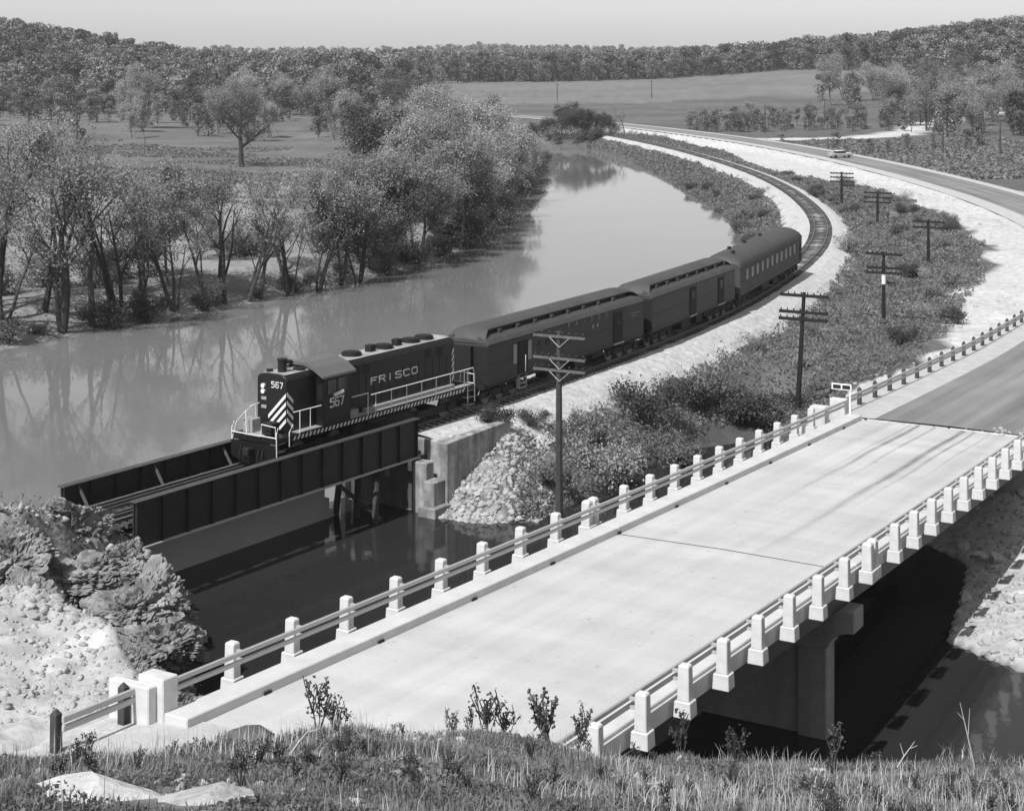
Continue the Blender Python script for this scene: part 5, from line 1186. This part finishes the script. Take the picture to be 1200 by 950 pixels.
rock(-4.15, 16.55, 1.0, 'large pale boulder half buried at the bottom left of the hillside', z=zg(-4.15, 16.55)-.16, sc=(1.0, .75, .40), name='boulder').rotation_euler = (.12, -.05, .3)
rock(-3.1, 16.2, 1.0, 'long flat pale boulder beside the largest boulder at the bottom left', z=zg(-3.1, 16.2)-.15, sc=(.85, .5, .3), name='boulder').rotation_euler = (.1, .08, 3.4)
rock(-6.1, 22.0, .3, 'pale rounded stone in the weeds left of the large boulder', sc=(.36, .3, .26)); rock(1.0, 28.4, .3, 'pale stone in the weeds at the middle of the hillside', sc=(.45, .32, .28))
from mathutils import noise as MN
def outcrop(seed, sx, sy, sz):
    bm = bmesh.new(); bmesh.ops.create_icosphere(bm, subdivisions=6, radius=1); r = np.random.default_rng(seed)
    co = np.array([v.co[:] for v in bm.verts]); pl_ = r.normal(size=(16, 3)); pl_ /= np.linalg.norm(pl_, axis=1)[:, None]
    for n_, d_ in zip(pl_, r.uniform(.5, .85, 16)): e = np.maximum(co@n_-d_, 0); co = co-e[:, None]*n_
    co = co*np.array([sx, sy, sz]); out = []
    for p in co:
        q = Vector(p); nv = MN.multi_fractal(q*.9+Vector((seed*7., 0, 0)), .9, 2.1, 6); c1 = abs(MN.noise(q*Vector((1.1, 1.1, 2.6))+Vector((0, seed, 0))))
        vd = MN.voronoi(q*Vector((1.3, 1.3, 2.2))+Vector((seed, 0, 0)))[0]; v2 = MN.voronoi(q*Vector((3.2, 3.2, 5.5)))[0]
        k = .16*(nv-1)-.5*max(0, .16-c1)*1.6-1.4*max(0, .13-(vd[1]-vd[0]))-.7*max(0, .12-(v2[1]-v2[0]))+.20*MN.cell(q*1.1+Vector((3, seed, 1)))+.10*MN.cell(q*2.7)+.09*MN.noise(q*6)+.05*MN.noise(q*14)
        out.append(p*(1+k/max(1., np.linalg.norm(p))))
    for v, c_ in zip(bm.verts, out): v.co = c_
    me = bpy.data.meshes.new('outcrop'); bm.to_mesh(me); bm.free(); me.materials.append(M['ledge']); return me
OC = [outcrop(1, 2.6, 1.9, 1.7), outcrop(2, 2.0, 1.8, 1.9), outcrop(3, 3.0, 1.7, 1.3)]
for i, (x, y, z, sc, k, a, lb) in enumerate(((-19.6, 60.2, 5.7, 1.0, 2, .6, 'rugged limestone ledge at the left edge, beside the railway'), (-17.0, 62.6, 4.9, .85, 0, 1.1, 'fractured limestone ledge next to the left abutment of the railway bridge'), (-18.0, 58.3, 5.0, 1.0, 1, 2.2, 'limestone outcrop below the ledge at the left edge'),
        (-14.7, 61.6, 3.6, .9, 1, .3, 'limestone outcrop at the foot of the left abutment'), (-13.4, 58.0, 3.2, 1.0, 0, 4.0, 'limestone outcrop dropping into the creek left of the road bridge'), (-11.6, 54.2, 3.3, .9, 2, 1.2, 'low limestone outcrop over the creek, nearest the road bridge'), (-15.6, 59.4, 3.9, 1.0, 2, 3.0, 'limestone outcrop in the gully below the ledge'), (-21.5, 58.5, 6.0, 1.0, 0, .2, 'limestone outcrop cut by the left edge of the picture'),
        (-16.9, 56.6, 3.6, .9, 0, 5.0, 'dark fissured rock in the gully behind the spoil heap'), (-12.4, 51.9, 3.2, .75, 1, 2.0, 'steep rock at the back corner of the spoil heap'), (-20.6, 56.3, 4.6, .9, 1, 1.9, 'cracked limestone face under the ledge at the left edge'), (-18.3, 55.3, 4.2, .8, 2, 4.4, 'cracked limestone face directly behind the spoil heap'), (-22.8, 55.5, 4.8, .9, 2, 2.9, 'limestone face cut off by the left edge, behind the spoil heap'), (-16.2, 54.3, 3.9, .7, 1, .2, 'blocky rock in the gully right behind the top of the spoil heap'), (-10.4, 50.2, 2.6, .8, 2, .9, 'steep rock over the water beside the spoil heap'), (-9.2, 46.8, 2.6, .8, 1, .4, 'steep rock over the water by the left parapet of the road bridge'))):
    o = link('rock_outcrop', OC[k], None); o.location = (x, y, z); o.scale = (sc, sc, sc); o.rotation_euler = (0, .1, a); tag(o, lb, 'rock')
def rubble(name, N_, xr, yr, test, s0, s1, label, m=None):
    xs = RNG.uniform(*xr, N_); ys = RNG.uniform(*yr, N_); ok = test(xs, ys); xs, ys = xs[ok], ys[ok]; bm = bmesh.new(); bmesh.ops.create_icosphere(bm, subdivisions=1, radius=1); bm.verts.ensure_lookup_table()
    bv = np.array([v.co[:] for v in bm.verts]); bf = np.array([[v.index for v in f.verts] for f in bm.faces]); bm.free(); n = len(xs); zz = zgrid(xs, ys)
    s = (s0+(s1-s0)*RNG.random(n)**3)[:, None, None]; V = (bv[None]+RNG.normal(size=(n, len(bv), 3))*.22)*s*RNG.uniform(.45, 1.15, (n, 1, 3))*np.array([1, 1, .75])+np.stack([xs, ys, zz], 1)[:, None, :]
    F_ = bf[None]+(np.arange(n)*len(bv))[:, None, None]; return tag(link(name, np_mesh(name, V.reshape(-1, 3), F_.reshape(-1, 3), m or M['rubble']), None), label, 'rubble', kind='stuff')
notw = lambda a, b: ~inside(a, b, RIVER)
def dTr(a, b): return seg_dist(a, b, TRACK)[0]
def dRo(a, b): return seg_dist(a, b, ROAD)[0]
rubble('bank_rubble', 15000, (-26, -7), (41, 67), lambda a, b: notw(a, b) & (dTr(a, b) > 2.8) & (dRo(a, b) > 6.6) & (fbm(a*.25, b*.25, 161, 2) > -.1) & (b < 53), .02, .17, 'loose limestone rubble over the left bank')
rubble('ledge_rubble', 4500, (-27, -7), (47, 67.5), lambda a, b: notw(a, b) & (dTr(a, b) > 2.8) & (dRo(a, b) > 7), .05, .32, 'broken angular limestone over the ledge beside the railway bridge')
rubble('beach_gravel', 7000, (14, 30), (58, 82), lambda a, b: notw(a, b), .03, .22, 'gravel and cobbles on the beach right of the bridge')
rubble('wing_wall_rubble', 6500, (-7, 2), (80.3, 91), lambda a, b: notw(a, b) & (dTr(a, b) > 3.6), .03, .26, 'small rubble below the wing wall')

rubble('ballast_edge_stones', 2600, (-4, 46), (86, 220), lambda a, b: (dTr(a, b) > 3.6) & (dTr(a, b) < 6.2) & notw(a, b), .06, .24, 'loose stones along the ballast edge')
rubble('road_bank_stones', 4200, (17, 75), (86, 300), lambda a, b: (dRo(a, b) > 6.8) & (dRo(a, b) < 24) & (a > np.interp(b, [p[1] for p in BRUSH_EDGE], [p[0] for p in BRUSH_EDGE])-1.5) & (a < np.interp(b, ROAD[:, 1], ROAD[:, 0])), .05, .3, 'stones scattered down the gravel bank of the road')
rubble('hillside_stones', 6500, (-11, 14), (15.5, 32), lambda a, b: fg_side(a, b)[2] > 0, .015, .11, 'pebbles and stones in the foreground weeds')

# ------------------------------------------------------------------ foreground grass and weeds
def blades(name, N_, test, h0, h1, w_, m, label):
    ys = 15.5+18*RNG.random(N_)**.8; xs = RNG.uniform(-.36, .36, N_)*(ys+2); ok = test(xs, ys); xs, ys = xs[ok], ys[ok]; n = len(xs); z = zgrid(xs, ys)-.02
    a = RNG.uniform(0, 6.28, n); ln = RNG.uniform(0, .75, n); h = RNG.uniform(h0, h1, n)*(.55+.8*np.clip(.5+fbm(xs*.7, ys*.7, 171, 2), 0, 1)); dx, dy = np.cos(a), np.sin(a)
    ww = w_*RNG.uniform(.6, 1.4, n); b = np.stack([xs, ys, z], 1); s = np.stack([-dy*ww, dx*ww, 0*ww], 1)
    mid = b+np.stack([dx*ln*h*.3, dy*ln*h*.3, h*.55], 1); tip = b+np.stack([dx*ln*h*.9, dy*ln*h*.9, h*(1-.35*ln)], 1)
    V = np.stack([b-s, b+s, mid+s*.7, mid-s*.7, tip+s*.1, tip-s*.1], 1).reshape(-1, 3); i = np.arange(n)*6
    F_ = np.concatenate([np.stack([i, i+1, i+2, i+3], 1), np.stack([i+3, i+2, i+4, i+5], 1)]); return tag(link(name, np_mesh(name, V, F_, m), None), label, 'grass', kind='stuff')
offroad = lambda a, b: ((fg_side(a, b)[2] > 0) | ((a > 1) & (b < 34))) & (((a+3.8)/1.2)**2+((b-16.3)/.5)**2 > 1)
blades('grass', 230000, lambda a, b: offroad(a, b) & (fbm(a*.5, b*.5, 181, 3) > -.35), .05, .20, .008, M['grass'], 'short spring grass over the foreground hillside')
blades('dry_stalks', 17000, lambda a, b: offroad(a, b) & (fbm(a*.4, b*.4, 191, 3) > -.05), .14, .46, .005, M['dry'], 'dry stalks standing in the foreground grass')
ground_leaves('ledge_scrub', 16000, (-24, -7), (44, 66), lambda a, b: ~inside(a, b, RIVER) & (seg_dist(a, b, TRACK)[0] > 3) & (fbm(a*.35, b*.35, 211, 3) > .0) & (b > np.interp(a, [-24, -15, -12.6, -9.6, -8.7], [54, 53, 51, 46, 43])), .13, 1.2, M['brush'], 'dark scrub growing over the rocky left bank', 'scrub')
def fg_leaves():
    N_ = 150000; ys = 15.5+17.5*RNG.random(N_); xs = RNG.uniform(-.36, .36, N_)*(ys+2); c_ = fbm(xs*.9, ys*.9, 201, 3); ok = offroad(xs, ys) & (c_ > -.16); xs, ys, c_ = xs[ok], ys[ok], c_[ok]
    P = np.stack([xs, ys, zgrid(xs, ys)+RNG.random(len(xs))*(.05+.24*c_)], 1); V, F_ = leaf_quads(P, .06, RNG); tag(link('weeds', np_mesh('weeds', V, F_, M['brush']), None), 'low dark leafy weeds over the foreground hillside', 'weeds', kind='stuff')
fg_leaves()
WEED = []
for i in range(4):
    g = TreeGen(300+i)
    for k in range(3+i): a = g.r.uniform(0, 6.28); g.branch(Vector((0, 0, -.05)), Vector((math.cos(a)*.35, math.sin(a)*.35, 1)).normalized(), g.r.uniform(.6, 1.0), .008, 0, 1, kids=(3, 5), spread=.5)
    rng = np.random.default_rng(i); T = np.array([tuple(t[0]) for t in g.tips]); P = T[rng.integers(0, len(T), 170)]+rng.normal(size=(170, 3))*.05; V, F_ = leaf_quads(P, .085, rng)
    WEED.append((g.mb.mesh('stem', M['bark']), np_mesh('leaves', V, F_, M['leaf_dark'])))
wl = [(-3.15, 26.3, .8, 'leafy weed standing against the bridge deck, leftmost of the tall ones'), (-2.85, 26.8, .6, 'low leafy weed just right of the leftmost tall weed'), (-.45, 30.4, .95, 'bushy weed against the deck in the middle of the hillside'), (-.1, 30.8, .7, 'weed beside the bushy middle weed'), (.75, 31.2, 1.25, 'tallest leafy weed, left of the near end of the right parapet'), (1.25, 31.2, .8, 'leafy weed at the foot of the nearest right parapet post'), (3.3, 31.6, .8, 'weed against the dark creek, first right of the parapet'), (4.4, 31.6, .75, 'weed against the dark creek below the pier'), (6.2, 31.6, .8, 'weed against the dark creek right of the pier')]
for x, y, s, lb in wl:
    k = WEED[random.randrange(4)]; o = empty('weed', (x, y, zg(x, y)), random.uniform(0, 6), lb, 'weed'); o.scale = (s, s, s); link('stem', k[0], None, o); link('leaves', k[1], None, o)
for i in range(150):
    y = random.uniform(17, 31.4); x = random.uniform(-.33, .33)*y
    if not offroad(np.array([x]), np.array([y]))[0]: continue
    k = WEED[random.randrange(4)]; s = random.uniform(.15, .42); o = empty('weed', (x, y, zg(x, y)), random.uniform(0, 6), 'small leafy weed in the foreground grass', 'weed', 'weeds in the foreground grass'); o.scale = (s, s, s); link('stem', k[0], None, o); link('leaves', k[1], None, o)
# bare twigs
for (x, y, dx, h, lb) in ((-3.05, 21.6, .42, .5, 'pale forked dead twig leaning right, beside the boulders'), (7.1, 30.2, .4, .55, 'pale dead twig at the right of the foreground'), (8.7, 30.4, -.3, 1.3, 'thin bare stem standing at the right of the foreground')):
    mb = MB(); mb.tube([(0, 0, -.05), (dx*.5, 0, h*.5), (dx, 0, h)], [.018, .013, .005], 5); mb.tube([(dx*.5, 0, h*.5), (dx*.35, .05, h*.9)], [.009, .004], 4); mb.tube([(dx*.75, 0, h*.75), (dx*1.15, .02, h*.85)], [.007, .003], 4)
    o = mb.build('twig', M['brace']); o.location = (x, y, zg(x, y)); tag(o, lb, 'twig')
print('shed z', zg(173,665), 'objects', len(bpy.data.objects))
# ------------------------------------------------------------------ air
hz = MB(); hz.box(-6200, 6200, -80, 9200, -4, 130); hm = bpy.data.materials.new('haze'); hm.use_nodes = True; t_ = hm.node_tree; t_.nodes.clear()
pv = t_.nodes.new('ShaderNodeVolumePrincipled'); pv.inputs['Color'].default_value = (1, 1, 1, 1); pv.inputs['Density'].default_value = .0001; mo = t_.nodes.new('ShaderNodeOutputMaterial'); t_.links.new(pv.outputs[0], mo.inputs['Volume'])
tag(hz.build('haze', hm), 'thin pale haze over the valley', kind='stuff')
